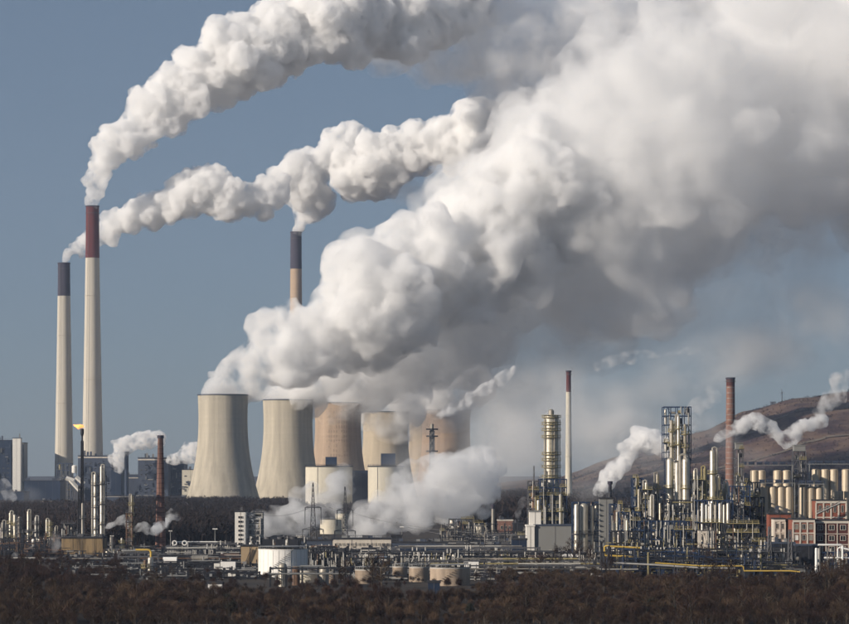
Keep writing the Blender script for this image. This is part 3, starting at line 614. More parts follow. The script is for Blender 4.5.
# long cream low buildings and halls
block('low_hall', 332, 391, 539.5, 1330, 12, 'frame_white', 'long cream low hall with a row of openings behind the pipe bridges', clutter=6, win=(14, 1, .3, .8, 'window_pale'))
block('low_hall', 391, 402, 536, 1345, 10, 'steel_dark', 'black box shaped housing at the end of the cream hall')
block('low_hall', 300, 332, 541, 1300, 10, 'cladding_slate', 'low dark hall between the white tank and the cream hall', clutter=5, win=(9, 1, .3, .75, 'window_pale'))
block('switch_house', 362, 376, 549.5, 1150, 8, 'cladding_white', 'pale boxy house with dark bands on the long pipe bridge', band=(.7, .3))
block('low_hall', 392, 448, 543, 1290, 10, 'cladding_slate', 'dark workshop row with small white openings right of the black housing', win=(12, 1, .35, .75, 'window_pale'), clutter=6)
block('low_hall', 448, 520, 546, 1260, 10, 'cladding_slate', 'low slate hall before the dark process frames', clutter=8, win=(14, 1, .3, .7, 'window_dark'))
block('roof_shed', 400, 470, 548, 1215, 7, 'cladding_blue', 'long dark blue roofed shed beside the long pipe bridge', clutter=4)
# process area around the thin steel chimney
frame(449, 474, 519, 1560, 10, 4, 4, 'dark process frame with beige housings nearest the big ground steam', 'steel_grey', 'yellow', fill=2)
frame(473, 488, 523, 1530, 10, 3, 3, 'dark process frame with a pale tank, beside the thin steel chimney', 'steel_dark', 'yellow', fill=2)
tank(480, 527, 1500, 8, 'small beige tank inside the dark process frames', 'silo_concrete', .1, stair=False)
block('brown_building', 498, 513, 521, 1500, 14, 'brick_brown', 'low brown flat roofed building past the thin steel chimney', roof='frame_white', clutter=3, win=(3, 2, .2, .85, 'window_dark'))
block('brown_building', 513, 523, 524, 1480, 10, 'steel_dark', 'dark annex attached to the brown flat roofed building', clutter=2)
frame(440, 452, 531, 1450, 6, 2, 2, 'low frame with pipes at the foot of the big ground steam', 'steel_dark', fill=2)
frame(486, 524, 535, 1360, 8, 6, 2, 'low pipe frame before the brown flat roofed building', 'steel_grey', fill=1.6)
# steaming lattice stack
t = lattice_mast(432, 431, 2100, 5.5, 'dark lattice stack giving off a thin white plume before the brown cooling tower', 'steel_grey', 'lattice_stack', 'stack', 12, .8, mem=.4)
part('flue', MB().cyl((0, 0, 0), (0, 0, hz(424, 2100)), 1.5, 1.2, 12), 'silver_dull', t, True)
for k, y in enumerate((430, 437, 452)): part('platform', MB().lathe([(1.6, hz(y, 2100)), (4.2, hz(y, 2100)), (4.2, hz(y, 2100)+1), (1.6, hz(y, 2100)+1)], 12), 'steel_dark', t)
lattice_mast(477, 449, 2300, 5, 'faint dark lattice mast veiled by steam past the brown cooling tower', 'steel_grey', 'lattice_mast', 'mast', 10, .9, mem=.5)
# ------------------------------------------------------------------ tall silver column unit
dC = 1290
column(551.2, 415, dC+6, 15, 'silver', 'thick shiny silver column ringed with yellow platforms above the blue frame', 0, bands=7, pipe=False, top='flat', z0=0)
tc_ = [o for o in C.objects if o.get('label', '').startswith('thick shiny')][0]
s = mp(dC+6); r = 7.5*s
for y in (418, 425, 431, 438, 455, 461, 468, 478):
    z = hz(y, dC+6); ro = r+1.0
    p = part('platform', MB().lathe([(r, z), (ro, z), (ro, z+.25), (r, z+.25)], 20), 'yellow', tc_)
    b = MB()
    for q in range(12): a = 2*math.pi*q/12; b.beam((ro*math.cos(a), ro*math.sin(a), z+.2), (ro*math.cos(a), ro*math.sin(a), z+1.2), .11)
    b.lathe([(ro-.06, z+1.1), (ro+.06, z+1.1), (ro+.06, z+1.25), (ro-.06, z+1.25)], 20); part('railing', b, 'yellow', p, kind='stuff')
part('top_vessel', MB().lathe([(1.2, 0), (1.2, 2.4), (.5, 3)], 12, (0, 0, hz(415, dC+6)-.5)), 'silver_dull', tc_, True)
for a in (-2.4, -1.2, .1): part('side_pipe', MB().cyl(((r+.5)*math.cos(a), (r+.5)*math.sin(a), 2), ((r+.5)*math.cos(a), (r+.5)*math.sin(a), hz(419, dC)), .22), 'silver_dull', tc_, True)
frame(540, 566.5, 479, dC-8, 16, 4, 9, 'tall dark blue frame carrying the thick silver column', 'steel_blue', 'yellow', fill=1.8, plat=.8)
frame(528.5, 541, 481, dC-6, 12, 2, 8, 'pale frame with copper coloured vessels beside the blue frame of the silver column', 'steel_grey', 'yellow', fill=2, plat=.9)
column(534, 485, dC-3, 5.5, 'pipe_rust', 'rounded copper coloured vessel at the top of the pale frame', 0, pipe=False, name='vertical_vessel', cat='vessel')
column(538.5, 500, dC-8, 3.6, 'silver', 'slim silver vessel low in the pale frame', 2, pipe=False)
column(560.5, 494, dC-9, 3.0, 'pipe_white', 'white pipe column low in the dark blue frame', 2, pipe=False)
lattice_mast(534, 466, dC, 1.2, 'thin antenna mast on the pale frame beside the silver column', 'steel_grey', n=14, mem=.12)
block('grey_hall', 534.5, 576, 526, 1255, 14, 'cladding_grey', 'plain grey windowless hall below the silver column', roof='cladding_slate')
block('stepped_block', 526.5, 534.5, 526.5, 1254, 13, 'cladding_white', 'bright white stepped end block of the grey hall', roof='cladding_white')
block('stepped_block', 529.5, 541, 512, 1262, 8, 'cladding_white', 'higher pale step behind the bright white end block', roof='cladding_grey')
block('blue_shed', 512, 527, 540, 1235, 8, 'cladding_blue', 'low dark blue shed at the foot of the white end block', clutter=2)
# silver tanks and grey tower block
for k, (px, yt, w, lab) in enumerate([(576.5, 504, 5, 'first tall silver tank beside the grey hall'), (584, 503.5, 8, 'wide tall silver tank, second after the grey hall'), (592, 506, 3.5, 'slim dark backed silver tank between the wide one and the grey tower'), (596, 505, 3, 'slim pale tank pressed against the grey tower block')]):
    column(px, yt, 1180+k*2, w, 'silver', lab, 1, 'steel_dark', name='tall_tank', cat='tall tank', pipe=False, ladder=False)
frame(573, 600, 502, 1184, 9, 4, 3, 'blue frame with a top walkway around the tall silver tanks', 'steel_blue', 'steel_grey', fill=.6, plat=1)
t = block('tower_block', 600, 613, 499, 1175, 9, 'cladding_grey', 'grey windowless tower block with ladder balconies, right of the tall silver tanks', clutter=2)
hh = hz(499, 1175); ww = 13*mp(1175)
for k in range(11): part('balcony', MB().box((-ww/2-.6, -.2, 1.5+hh*.085*k), (1.5, 1.2, .25)).box((-ww/2-1.3, -.2, 2.1+hh*.085*k), (.1, 1.2, 1.1)), 'steel_blue', t)
# ------------------------------------------------------------------ right refinery: frames and columns
FR = [
 (611, 622, 504, 1150, 10, 3, 6, 'steel_blue', 'dark blue frame with a pale top pipe, next to the grey tower block', 1.8),
 (622, 634, 506, 1160, 9, 3, 6, 'steel_grey', 'grey frame full of pipes, second from the grey tower block', 2),
 (633, 643, 478, 1155, 9, 2, 9, 'steel_blue', 'tall narrow blue frame with yellow top, before the slag heap', 2),
 (643, 652, 490, 1140, 8, 2, 8, 'steel_dark', 'dark pipe tower beside the tall narrow blue frame', 2),
 (652, 664, 494, 1150, 10, 3, 7, 'steel_blue', 'blue frame with long vertical pipes before the three tall silver columns', 2),
 (640, 692, 521, 1105, 9, 9, 5, 'steel_blue', 'wide low blue frame with yellow decks under the three tall silver columns', 1.7),
 (693, 703, 480, 1120, 8, 2, 8, 'steel_dark', 'dark frame with yellow rails right after the three tall silver columns', 2),
 (697, 733, 500, 1110, 11, 7, 3, 'steel_blue', 'blue roofed frame holding a row of upright white vessels', 1.0),
 (703, 733, 523, 1095, 9, 5, 4, 'steel_dark', 'dark lower frame beneath the row of upright white vessels', 1.8),
 (732, 750, 486, 1115, 10, 3, 8, 'steel_blue', 'yellow railed blue frame near the silos', 2),
 (748, 764, 497, 1125, 10, 3, 7, 'steel_dark', 'dark frame filled with pipes touching the silo bank', 2),
 (727, 765, 524, 1085, 8, 6, 5, 'steel_dark', 'dark low frame with yellow posts in front of the silos', 1.8),
 (705, 728, 484, 1160, 8, 4, 8, 'steel_grey', 'grey frame with silver vessels under the smoking column', 1.8),
 (612, 640, 531, 1090, 8, 6, 3, 'steel_dark', 'low dark frame before the grey tower block', 1.6),
]
for x0, x1, yt, d, dep, nb, nf, m, lab, fi in FR: frame(x0, x1, yt, d, dep, nb, nf, lab, m, 'yellow', fill=fi, plat=.75)
for a in [(634, 652, 497, 1205, 'steel_grey', 'pale grey frame at the back of the blue refinery unit before the slag heap'), (693, 712, 488, 1200, 'steel_blue', 'blue back frame between the silver trio and the smoking column'), (712, 735, 492, 1205, 'steel_grey', 'grey back frame beneath the brick chimney foot'), (740, 760, 482, 1150, 'steel_grey', 'grey piped frame beside the back silo bank'), (664, 693, 500, 1130, 'steel_dark', 'dark piped frame across the feet of the silver trio'), (620, 640, 512, 1130, 'steel_blue', 'blue piped frame between the grey tower block and the tall narrow frame')]:
    frame(a[0], a[1], a[2], a[3], 8, 4, 6, a[5], a[4], 'yellow', fill=2.2, plat=.6)
# tall lattice cage above the three silver columns
frame(664, 691, 406.5, 1170, 9, 4, 6, 'open blue lattice cage crowning the three tall silver columns', 'steel_blue', 'yellow', name='lattice_cage', fill=1.2, z0=hz(461, 1170), mem=.32, plat=.4)
frame(666, 690, 458, 1172, 8, 4, 9, 'blue frame wrapped around the three tall silver columns', 'steel_blue', 'yellow', fill=.3, mem=.3, plat=.3)
CL = [
 (670, 458, 1166, 7.4, 'silver', 'first of three tall silver columns under the blue lattice cage', 2, 0), (677.5, 462, 1164, 6.0, 'silver', 'middle one of three tall silver columns under the blue lattice cage', 1, 0),
 (685.8, 458, 1160, 7.6, 'silver', 'last of three tall silver columns under the blue lattice cage', 2, 0),
 (671.5, 420, 1168, 3.0, 'silver_dull', 'slim grey column inside the lattice cage, nearer the slag heap foot', 2, 60), (678.5, 416, 1168, 3.2, 'silver', 'slim silver column in the middle of the lattice cage', 2, 60), (685, 424, 1168, 3.2, 'silver_dull', 'slim column inside the lattice cage below a slanted pipe', 2, 60),
 (712.5, 450, 1140, 5.6, 'silver', 'smoking silver column between the lattice cage and the brick chimney', 3, 0), (694.5, 470, 1130, 2.6, 'silver', 'slim silver column close behind the three tall ones', 2, 0),
 (705, 468, 1125, 3.8, 'yellow', 'yellow painted column beside the smoking silver one', 3, 0), (719, 476, 1135, 2.6, 'silver_dull', 'slim dull column just past the smoking one', 2, 0),
 (639, 489, 1148, 3.0, 'silver_dull', 'dull silver column in the tall narrow blue frame', 2, 0), (646.5, 482, 1146, 3.6, 'silver', 'silver column standing beside the tall narrow blue frame', 2, 0),
 (651, 496, 1136, 2.6, 'pipe_white', 'white pipe column with a bent top before the blue frames', 1, 0), (657.5, 474, 1160, 3.4, 'silver_dull', 'column topped by a pale pipework bulb, before the silver trio', 4, 0),
 (660, 503, 1135, 2.4, 'silver', 'short silver column before the first of the tall trio', 1, 0), (627, 520, 1100, 2.6, 'silver', 'short silver column in the grey frame full of pipes', 1, 0),
 (617, 512, 1112, 2.6, 'pipe_white', 'short white column next to the grey tower block', 1, 0), (727, 482, 1130, 3.0, 'silver', 'silver column in front of the brick chimney foot', 2, 0),
 (723, 490, 1128, 2.2, 'silver_dull', 'thin dull column in front of the brick chimney foot', 2, 0), (745, 484, 1122, 3.2, 'yellow', 'yellow column near the silo bank', 2, 0),
 (752, 489, 1128, 3.0, 'silver', 'short silver column touching the silo bank', 2, 0), (737, 475, 1190, 3.0, 'silver_dull', 'dull column under the tall dark lattice tower', 2, 0),
]
for px, yt, d, w, m, lab, pl, z0 in CL: column(px, yt, d, w, m, lab, pl, 'yellow', z0=(hz(461, 1170) if z0 else 0), bands=2 if w > 3 else 0)
for k, px in enumerate((702.5, 706.5, 711, 715.5, 720, 724, 728)):
    column(px, 503+k % 2*1.5, 1104, 2.6 if k % 2 else 3.4, 'silver' if k != 3 else 'silver_dull', 'upright white vessel, number %s in the row under the blue roofed frame' % ['one', 'two', 'three', 'four', 'five', 'six', 'seven'][k], 1, 'steel_dark', name='upright_vessel', cat='vessel', pipe=False, ladder=False, group='upright vessels under the blue roofed frame')
# dark lattice service towers
for px0, px1, yt, d, lab in [(735.5, 743.5, 449, 1210, 'narrow grey service tower with boxy head beside the brick chimney'), (793.5, 806, 451, 1240, 'grey lift tower rising between the two silo banks')]:
    t = frame(px0, px1, yt, d, 5, 2, 12, lab, 'steel_grey', 'yellow', name='service_tower', cat='service tower', fill=.9, plat=.6, mem=.35)
    h = hz(yt, d); part('head_house', MB().box((0, 2.5, h+1.1), ((px1-px0)*mp(d)*.9, 5, 2.2)), 'cladding_grey', t); part('head_roof', MB().box((0, 2.5, h+2.35), ((px1-px0)*mp(d), 5.6, .3)), 'steel_pale', t)
# silos
def silo(px, ytop, d, w, label, group):
    r = w/2*mp(d); h = hz(ytop, d); t = thing('storage_silo', label, 'silo', (gx(px, d), d, 0), 0, group)
    part('shell', shared(('silo', round(r, 2), round(h, 1)), lambda: MB().lathe([(r, 0), (r, h-r*.25), (r*.75, h-.05), (r*.1, h)], 22), True, 'silo_metal'), None, t)
    def rb():
        b = MB()
        for k in range(1, 5): b.lathe([(r-.02, h*k/5), (r+.07, h*k/5), (r+.07, h*k/5+.18), (r-.02, h*k/5+.18)], 22)
        return b
    part('hoop', shared(('hoop', round(r, 2), round(h, 1)), rb, False, 'silver'), None, t, kind='stuff')
names = ['first', 'second', 'third', 'fourth', 'fifth', 'sixth']
def bank(xs, yt, d, w, what, group, off=0):
    for k, px in enumerate(xs):
        for rrow in range(1):
            silo(px, yt, d, w, f'{names[k]} silo from the brick chimney in {what}', group)
bank([764.6, 772.9, 781.2, 789.0], 486, 1180, 8.6, 'the nearer bank', 'silver silos of the nearer banks')
bank([802.5, 811.0, 819.3], 486.5, 1180, 8.3, 'the nearer bank past the lift tower', 'silver silos of the nearer banks')
bank([754.5, 761.5, 777.5, 786.5], 470, 1235, 8.4, 'the back bank', 'silver silos of the back banks')
bank([816, 825, 833.8, 846], 469, 1235, 8.6, 'the back bank past the lift tower', 'silver silos of the back banks')
bank([836.5, 841.3, 846.2], 491, 1185, 4.4, 'the small trio at the view edge', 'small silver silos at the edge')
for px0, px1, y, d, lab in [(758, 795, 483.5, 1178, 'railed gallery on top of the nearer silo bank'), (798, 824, 484.5, 1178, 'railed gallery on the silo bank behind the red building'), (740, 793, 465.5, 1233, 'long gallery on top of the back silo bank'), (808, 856, 464.5, 1233, 'long gallery on the back silo bank past the lift tower')]:
    w = (px1-px0)*mp(d); z = hz(y, d); t = thing('silo_gallery', lab, 'gallery', (gx((px0+px1)/2, d), d, z))
    part('deck', MB().box((0, 0, .15), (w, 3.2, .35)), 'steel_pale', t); part('top_rail', MB().box((0, -1.6, 1.45), (w, .16, .16)), 'steel_blue', t)
    b = MB(); n = int(w/1.1)
    for k in range(n+1): b.box((-w/2+w*k/n, -1.6, .75), (.12, .12, 1.2))
    part('baluster', b, 'steel_blue', t, kind='stuff')
    for k in range(int(w/3.2)): part('conveyor_housing', MB().box((-w/2+1.6+k*3.2, .3, .85), (2.1, 1.6, 1.1)), 'cladding_slate', t)
    for e in (-1, 1): part('gallery_leg', MB().box((e*w*.48, -1.4, -z/2), (.35, .35, z-.1)), 'steel_pale', t)
# brick buildings with pale concrete grid
def grid_building(px0, px1, ytop, d, depth, nx, nz, label, brick='brick_red', fr=.55, win='window_pale', winf=.5):
    s = mp(d); w = (px1-px0)*s; h = hz(ytop, d); t = thing('brick_building', label, 'building', (gx((px0+px1)/2, d), d, 0))
    part('wall', MB().box((0, depth/2, h/2), (w, depth, h)), brick, t)
    part('roof', MB().box((0, depth/2, h+.25), (w+.5, depth+.5, .5)), 'roof_dark', t)
    part('cornice', MB().box((0, -.12, h-.45), (w+.2, .35, .8)), 'frame_white', t)
    zlo = h*.30
    for i in range(nx+1): part('pilaster', MB().box((-w/2+w*i/nx, -.12, (h-.85)/2), (fr, .3, h-.87)), 'frame_white', t)
    for j in range(nz): part('string_course', MB().box((0, -.1, zlo+(h-.85-zlo)*j/nz), (w, .2, fr*.8)), 'frame_white', t)
    cw = w/nx; fh = (h-.85-zlo)/nz
    for i in range(nx):
        for j in range(nz):
            wm = rnd.choice(['window_pale', 'window_dark', 'tank_white'] if win == 'mix' else [win]); W, Hh = cw*winf, fh*.5
            f = part('window', shared(('window', round(W, 2), round(Hh, 2), 'frame_white'), lambda: frame_mb(W, Hh), False, 'frame_white'), None, t, loc=(-w/2+cw*(i+.5), -.12, zlo+fh*(j+.6)))
            part('pane', shared(('pane', round(W, 2), round(Hh, 2), wm), lambda: MB().box((0, .02, 0), (W*.86, .08, Hh*.86)), False, wm), None, f)
    return t
grid_building(793, 814.5, 520, 1060, 14, 3, 3, 'red brick building with a pale grid and three columns of white windows', win='mix')
grid_building(774.5, 785, 519.5, 1075, 10, 2, 3, 'narrow pale fronted brick building with ragged dark windows', 'frame_white', win='window_dark')
block('brick_annex', 785, 793, 521, 1078, 9, 'brick_dark', 'dark brick annex between the two pale gridded fronts')
block('brick_penthouse', 769, 791, 514.5, 1100, 8, 'brick_red', 'red brick top storey with a flat dark roof before the nearer silos', clutter=3)
grid_building(816, 846, 501, 1120, 12, 4, 3, 'taller red brick building with cream grid and a slanted conveyor', win='window_dark', winf=.35)
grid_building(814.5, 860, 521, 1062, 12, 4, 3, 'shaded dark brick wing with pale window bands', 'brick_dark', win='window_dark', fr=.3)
o = MB().beam((gx(817, 1116), 1116, hz(514, 1116)), (gx(840, 1116), 1116, hz(503.5, 1116)), .5).beam((gx(817, 1116), 1116, hz(511.5, 1116)), (gx(840, 1116), 1116, hz(501.5, 1116)), .2)
setp(part('conveyor', o, 'steel_pale'), 'slanted pale conveyor crossing the taller red brick building', 'conveyor')
block('flat_canopy', 796, 822, 546, 1020, 6, 'steel_dark', 'dark canopy under the red brick building with white windows', roof='cladding_slate')
block('dark_shed', 768, 795, 544, 1030, 8, 'steel_dark', 'dark low shed below the narrow pale fronted building', roof='cladding_slate', clutter=3)
# white pipes at the far edge
for k, (pts, lab) in enumerate([([(818, 545), (841, 545), (842.5, 546), (842.5, 560)], 'upper bent white pipe before the dark brick wing'), ([(824, 558), (862, 558)], 'lower straight white pipe before the dark brick wing'), ([(838, 560), (838, 549), (839.5, 547.5), (862, 553)], 'middle bent white pipe running out of view')]):
    d = 985+k*6; o = MB().tube([(gx(a, d), d, hz(b, d)) for a, b in pts], .35, 8); t = thing('white_pipe', lab, 'pipe'); part('pipe_run', o, 'tank_white', t, True)
    b = MB()
    for px in np.linspace(pts[0][0]+2, min(pts[-1][0], 858), 4): b.box((gx(px, d), d+.6, hz(pts[0][1], d)/2-.3), (.25, .25, hz(pts[0][1], d)-.6))
    part('pipe_support', b, 'steel_pale', t, kind='stuff')
d = 990; column(816.3, 548, d, 2.8, 'tank_white', 'bright white post like vessel under the dark brick wing', 0, pipe=False, ladder=False, name='vertical_vessel', cat='vessel')
# yellow and blue pipeline loops before the right unit
def loop_pipe(pts, d, r, m, label, name='pipeline', sup=7):
    P_ = [(gx(a, d+dd), d+dd, hz(b, d+dd)) for a, b, dd in pts]
    t = thing(name, label, 'pipeline'); part('pipe_run', MB().tube(P_, r, 8), m, t, True)
    b = MB()
    for q in range(sup):
        u = (q+.5)/sup*(len(P_)-1); i = int(u); f = u-i; a = Vector(P_[i]).lerp(Vector(P_[min(i+1, len(P_)-1)]), f)
        if a.z > 1: b.box((a.x, a.y+r, (a.z-r)/2), (.25, .25, a.z-r))
    part('pipe_support', b, 'steel_grey', t, kind='stuff')
loop_pipe([(640, 548, 0), (612, 546.5, 0), (606, 546, 0), (604.5, 547, 0), (604.5, 554, 0), (605.5, 555.5, 0), (625, 556.5, 0), (660, 560, 0), (690, 562, 0), (700, 563, 0)], 1020, .32, 'yellow_pipe', 'bright yellow pipeline bending back in a loop below the grey tower block')
loop_pipe([(618, 549, 0), (650, 551, 0), (672, 552, 0), (700, 554, 0)], 1030, .45, 'steel_blue', 'thick blue pipeline inside the yellow loop')
loop_pipe([(655, 563, 0), (700, 566, 0), (742, 566, 0), (743.5, 567, 0), (744, 571, 0), (790, 571, 0), (800, 572, 0)], 960, .22, 'yellow_pipe', 'thin yellow pipeline along the top of the wood before the blue frames')
loop_pipe([(613, 563, 0), (655, 565, 0), (700, 568, 0), (735, 568.5, 0)], 965, .3, 'pipe_white', 'white pipeline low before the blue frames')
pipe_rack(640, 765, 1050, hz(553, 1050), 8, 'blue pipe bridge running before the whole blue refinery unit', 'steel_blue', cols=['pipe_white', 'yellow', 'steel_blue', 'silver_dull'])
pipe_rack(650, 760, 1000, hz(561, 1000), 7, 'low pipe bridge with silver pipes before the blue refinery unit', 'steel_grey', cols=['pipe_white', 'silver', 'steel_blue', 'pipe_rust'])
frame(648, 700, 548, 1035, 6, 9, 3, 'low blue pump frame behind the blue pipe bridge', 'steel_blue', fill=2)
frame(700, 712.5, 531, 1040, 5, 2, 3, 'cream door like frame standing before the dark low frames', 'frame_white', 'steel_grey', fill=.6, mem=.8)
frame(740, 800, 552, 1010, 6, 9, 2, 'low dark steel frame before the small pylons', 'steel_dark', 'steel_grey', fill=1.5)
frame(818, 856, 552, 1015, 6, 5, 2, 'low dark pump frame behind the bent white pipes', 'steel_blue', 'steel_grey', fill=1.6)
frame(604, 650, 549, 1045, 6, 8, 2, 'low dark blue frame inside the yellow pipeline loop', 'steel_dark', 'steel_blue', fill=1.6)
for a in [(166, 190, 546, 1225, 'low pipe frame right beside the foot of the brick chimney'), (192, 214, 549, 1180, 'low pipe frame beneath the broad white pipeline'), (214, 234, 545, 1240, 'grey pump frame before the white tower block'), (262, 300, 541, 1290, 'dark pump frame between the white tower block and the first pylon'),
          (300, 330, 546, 1180, 'grey frame of short pipes behind the white tank'), (352, 374, 553, 1090, 'small dark frame below the cream hall'), (376, 398, 550, 1140, 'small pipe frame beside the pale boxy house'), (402, 428, 551, 1130, 'grey pump frame before the dark workshop row'), (430, 462, 553, 1100, 'dark pump frame before the long blue roofed shed'),
          (464, 490, 549, 1160, 'grey valve frame before the slate hall'), (492, 512, 552, 1120, 'dark valve frame before the brown flat roofed building'), (514, 545, 557, 1060, 'low grey frame before the white end block'), (575, 602, 553, 1110, 'low dark frame at the feet of the tall silver tanks')]:
    frame(a[0], a[1], a[2], a[3], 7, max(3, int((a[1]-a[0])/5)), 2, a[4], rnd.choice(['steel_dark', 'steel_grey']), 'steel_grey', fill=1.9)
# long central pipe bridges
pipe_rack(300, 610, 1110, hz(553.5, 1110), 9, 'long black pipe bridge crossing the whole middle of the works', 'steel_dark', cols=['steel_dark', 'steel_dark', 'pipe_white', 'steel_grey'], mem=.5)
pipe_rack(308, 345, 1040, hz(549, 1040), 8, 'dense dark pipe rack between the white tank and the rusty tanks', 'steel_dark', step=4, cols=['pipe_white', 'pipe_rust', 'steel_dark'])
frame(310, 345, 552, 1035, 6, 12, 3, 'dark rack of small pumps behind the row of rusty tanks', 'steel_dark', 'steel_grey', fill=1.6)
pipe_rack(430, 600, 1040, hz(561, 1040), 6, 'low pale pipe bridge before the blue sheds', 'steel_grey', cols=['pipe_white', 'yellow', 'tank_rust', 'silver_dull'])
pipe_rack(470, 604, 985, hz(566, 985), 6, 'lowest pale pipe bridge along the wood edge', 'steel_grey', cols=['pipe_white', 'tank_rust', 'yellow', 'silver_dull'])
pipe_rack(390, 540, 1180, hz(548, 1180), 6, 'pale pipe bridge before the slate halls', 'steel_grey', cols=['pipe_white', 'silver_dull'])
frame(345, 400, 558, 1020, 5, 10, 2, 'low pipe frame with fittings behind the rusty tanks', 'steel_dark', 'pipe_rust', fill=1.5)
frame(400, 450, 556, 1060, 5, 10, 2, 'low frame of small white valves behind the weathered tanks', 'steel_dark', 'steel_pale', fill=2)
# rusty tank row along the wood
TK = [(306, 571, 940, 24, 'silo_concrete', 'low brown tank with a pale rim beside the slim grey vessel'), (330, 572, 935, 17, 'tank_rust', 'low grey round tank with a pale top, second along the wood edge'), (367, 570, 930, 24, 'tank_rust', 'weathered cream tank half hidden by a bare tree'),
      (400, 567, 960, 15, 'tank_rust', 'narrow weathered tank between two wider rusty ones'), (419, 567.5, 945, 20, 'tank_rust', 'weathered pale tank with a blue shadowed side'), (450, 568, 915, 40, 'tank_rust', 'widest rust streaked tank at the end of the row')]
for px, yt, d, w, m, lab in TK: tank(px, yt, d, w, lab, m, .05, group='weathered tanks along the wood edge')
column(282.5, 563, 905, 9, 'silver_dull', 'stout grey domed vessel in front of the white tank', 0, 'steel_grey', name='vertical_vessel', cat='vessel', pipe=False)
column(296, 566, 915, 8, 'pipe_rust', 'brown domed vessel beside the stout grey one', 0, 'steel_grey', name='vertical_vessel', cat='vessel', pipe=False)
column(324, 566.5, 912, 10, 'silver_dull', 'dark backed domed vessel before the brown tank', 0, 'steel_grey', name='vertical_vessel', cat='vessel', pipe=False)
pipe_rack(270, 350, 900, hz(568.5, 900), 4, 'white topped walkway over the domed vessels', 'steel_dark', cols=['steel_pale', 'pipe_white', 'steel_grey'])
# sheds and vehicles
for a in [(228, 236, 572, 980, 4, 'cladding_white', 'small white hut at the foot of the beige cube'), (208, 222, 584, 880, 4, 'tank_white', 'tiny red trimmed white hut at the edge of the wood'), (428, 440, 583, 850, 4, 'cladding_blue', 'small dark blue container before the weathered tanks'),
          (486, 500, 550, 1180, 4, 'render_beige', 'small beige hut behind the long black pipe bridge'), (470, 474, 545, 1240, 4, 'render_beige', 'tiny sunlit beige hut on the slate hall row')]:
    block('hut', *a[:4], a[4], a[5], a[6], cat='hut')
def vehicle(px, d, m, label, truck=False):
    t = thing('parked_truck' if truck else 'parked_car', label, 'truck' if truck else 'car', (gx(px, d), d, .03)); L = 7.5 if truck else 4.4
    if truck:
        part('cab', MB().box((-L/2+1, 0, 1.7), (2, 2.3, 2.4)), m, t); part('cargo_box', MB().box((1.1, 0, 2.1), (L-2.3, 2.4, 2.8)), 'tank_white', t)
    else:
        b = MB(); prof = [(-2.2, .35), (-2.2, .85), (-1.3, .98), (-.7, 1.45), (.9, 1.45), (1.7, .95), (2.2, .85), (2.2, .35)]; n = len(prof)
        b.v = [(x, -.85, z) for x, z in prof]+[(x, .85, z) for x, z in prof]; b.f = [tuple(range(n)), tuple(reversed(range(n, 2*n)))]+[(k, n+k, n+(k+1) % n, (k+1) % n) for k in range(n)]
        part('body', b, m, t); part('side_window', MB().box((.1, -.86, 1.18), (1.5, .06, .34)), 'window_dark', t)
    for x in (-L*.32, L*.3):
        for y in (-.85, .85): part('wheel', shared(('wheel',), lambda: MB().cyl((0, -.1, 0), (0, .1, 0), .34, n=12), True, 'steel_dark'), None, t, loc=(x, y, .34))
for px, y, m, lab, tr in [(356, 572, 'red_paint', 'small red car near the pipe rack behind the rusty tanks', 0), (468, 572, 'cladding_white', 'white box truck on the road past the widest rusty tank', 1), (520, 572, 'cladding_blue', 'blue car on the road before the blue shed', 0), (588, 572, 'cladding_white', 'white car on the road below the tall silver tanks', 0), (225, 572, 'cladding_white', 'white truck parked near the beige cube', 1)]:
    vehicle(px, dist(y), m, lab, tr)
# random industrial infill between the wood and the halls: small objects, each with its own place
infill = [(150, 'brick chimney'), (190, 'broad white pipeline'), (205, 'floodlight mast'), (222, 'white tower block'), (360, 'pale boxy house'), (385, 'cream hall'), (412, 'dark workshop row'), (440, 'blue roofed shed'), (462, 'slate hall'), (505, 'brown building'), (530, 'white end block'), (560, 'grey hall'), (590, 'tall silver tanks')]
for k, (px, near) in enumerate(infill):
    d = 1150+(k*37 % 110); column(px, 556-(k*7 % 6), d, 2.2+(k % 3)*.8, ['silver', 'pipe_white', 'silver_dull', 'tank_white'][k % 4], f'low {["silver", "white", "dull grey", "white"][k % 4]} upright vessel among the pipes near the {near}', 1, 'steel_grey', name='small_vessel', cat='vessel', pipe=k % 2 == 0)
for k, (px, near) in enumerate([(170, 'brick chimney'), (200, 'dark pipe bridge'), (230, 'beige cube'), (380, 'pale boxy house'), (430, 'blue roofed shed'), (495, 'beige hut'), (535, 'white end block'), (570, 'tall silver tanks')]):
    d = 1090+(k*23 % 60); t = thing('horizontal_tank', f'small lying {["white", "grey", "brown", "white"][k % 4]} tank on saddles near the {near}', 'tank', (gx(px, d), d, 0)); L = 5+k % 3; m = ['tank_white', 'silver_dull', 'pipe_rust', 'tank_white'][k % 4]
    part('shell', MB().cyl((-L/2, 0, 2.6), (L/2, 0, 2.6), 1.25, n=16), m, t, True)
    for e in (-1, 1): part('saddle', MB().box((e*L*.3, 0, .75), (.4, 1.8, 1.5)), 'steel_grey', t)
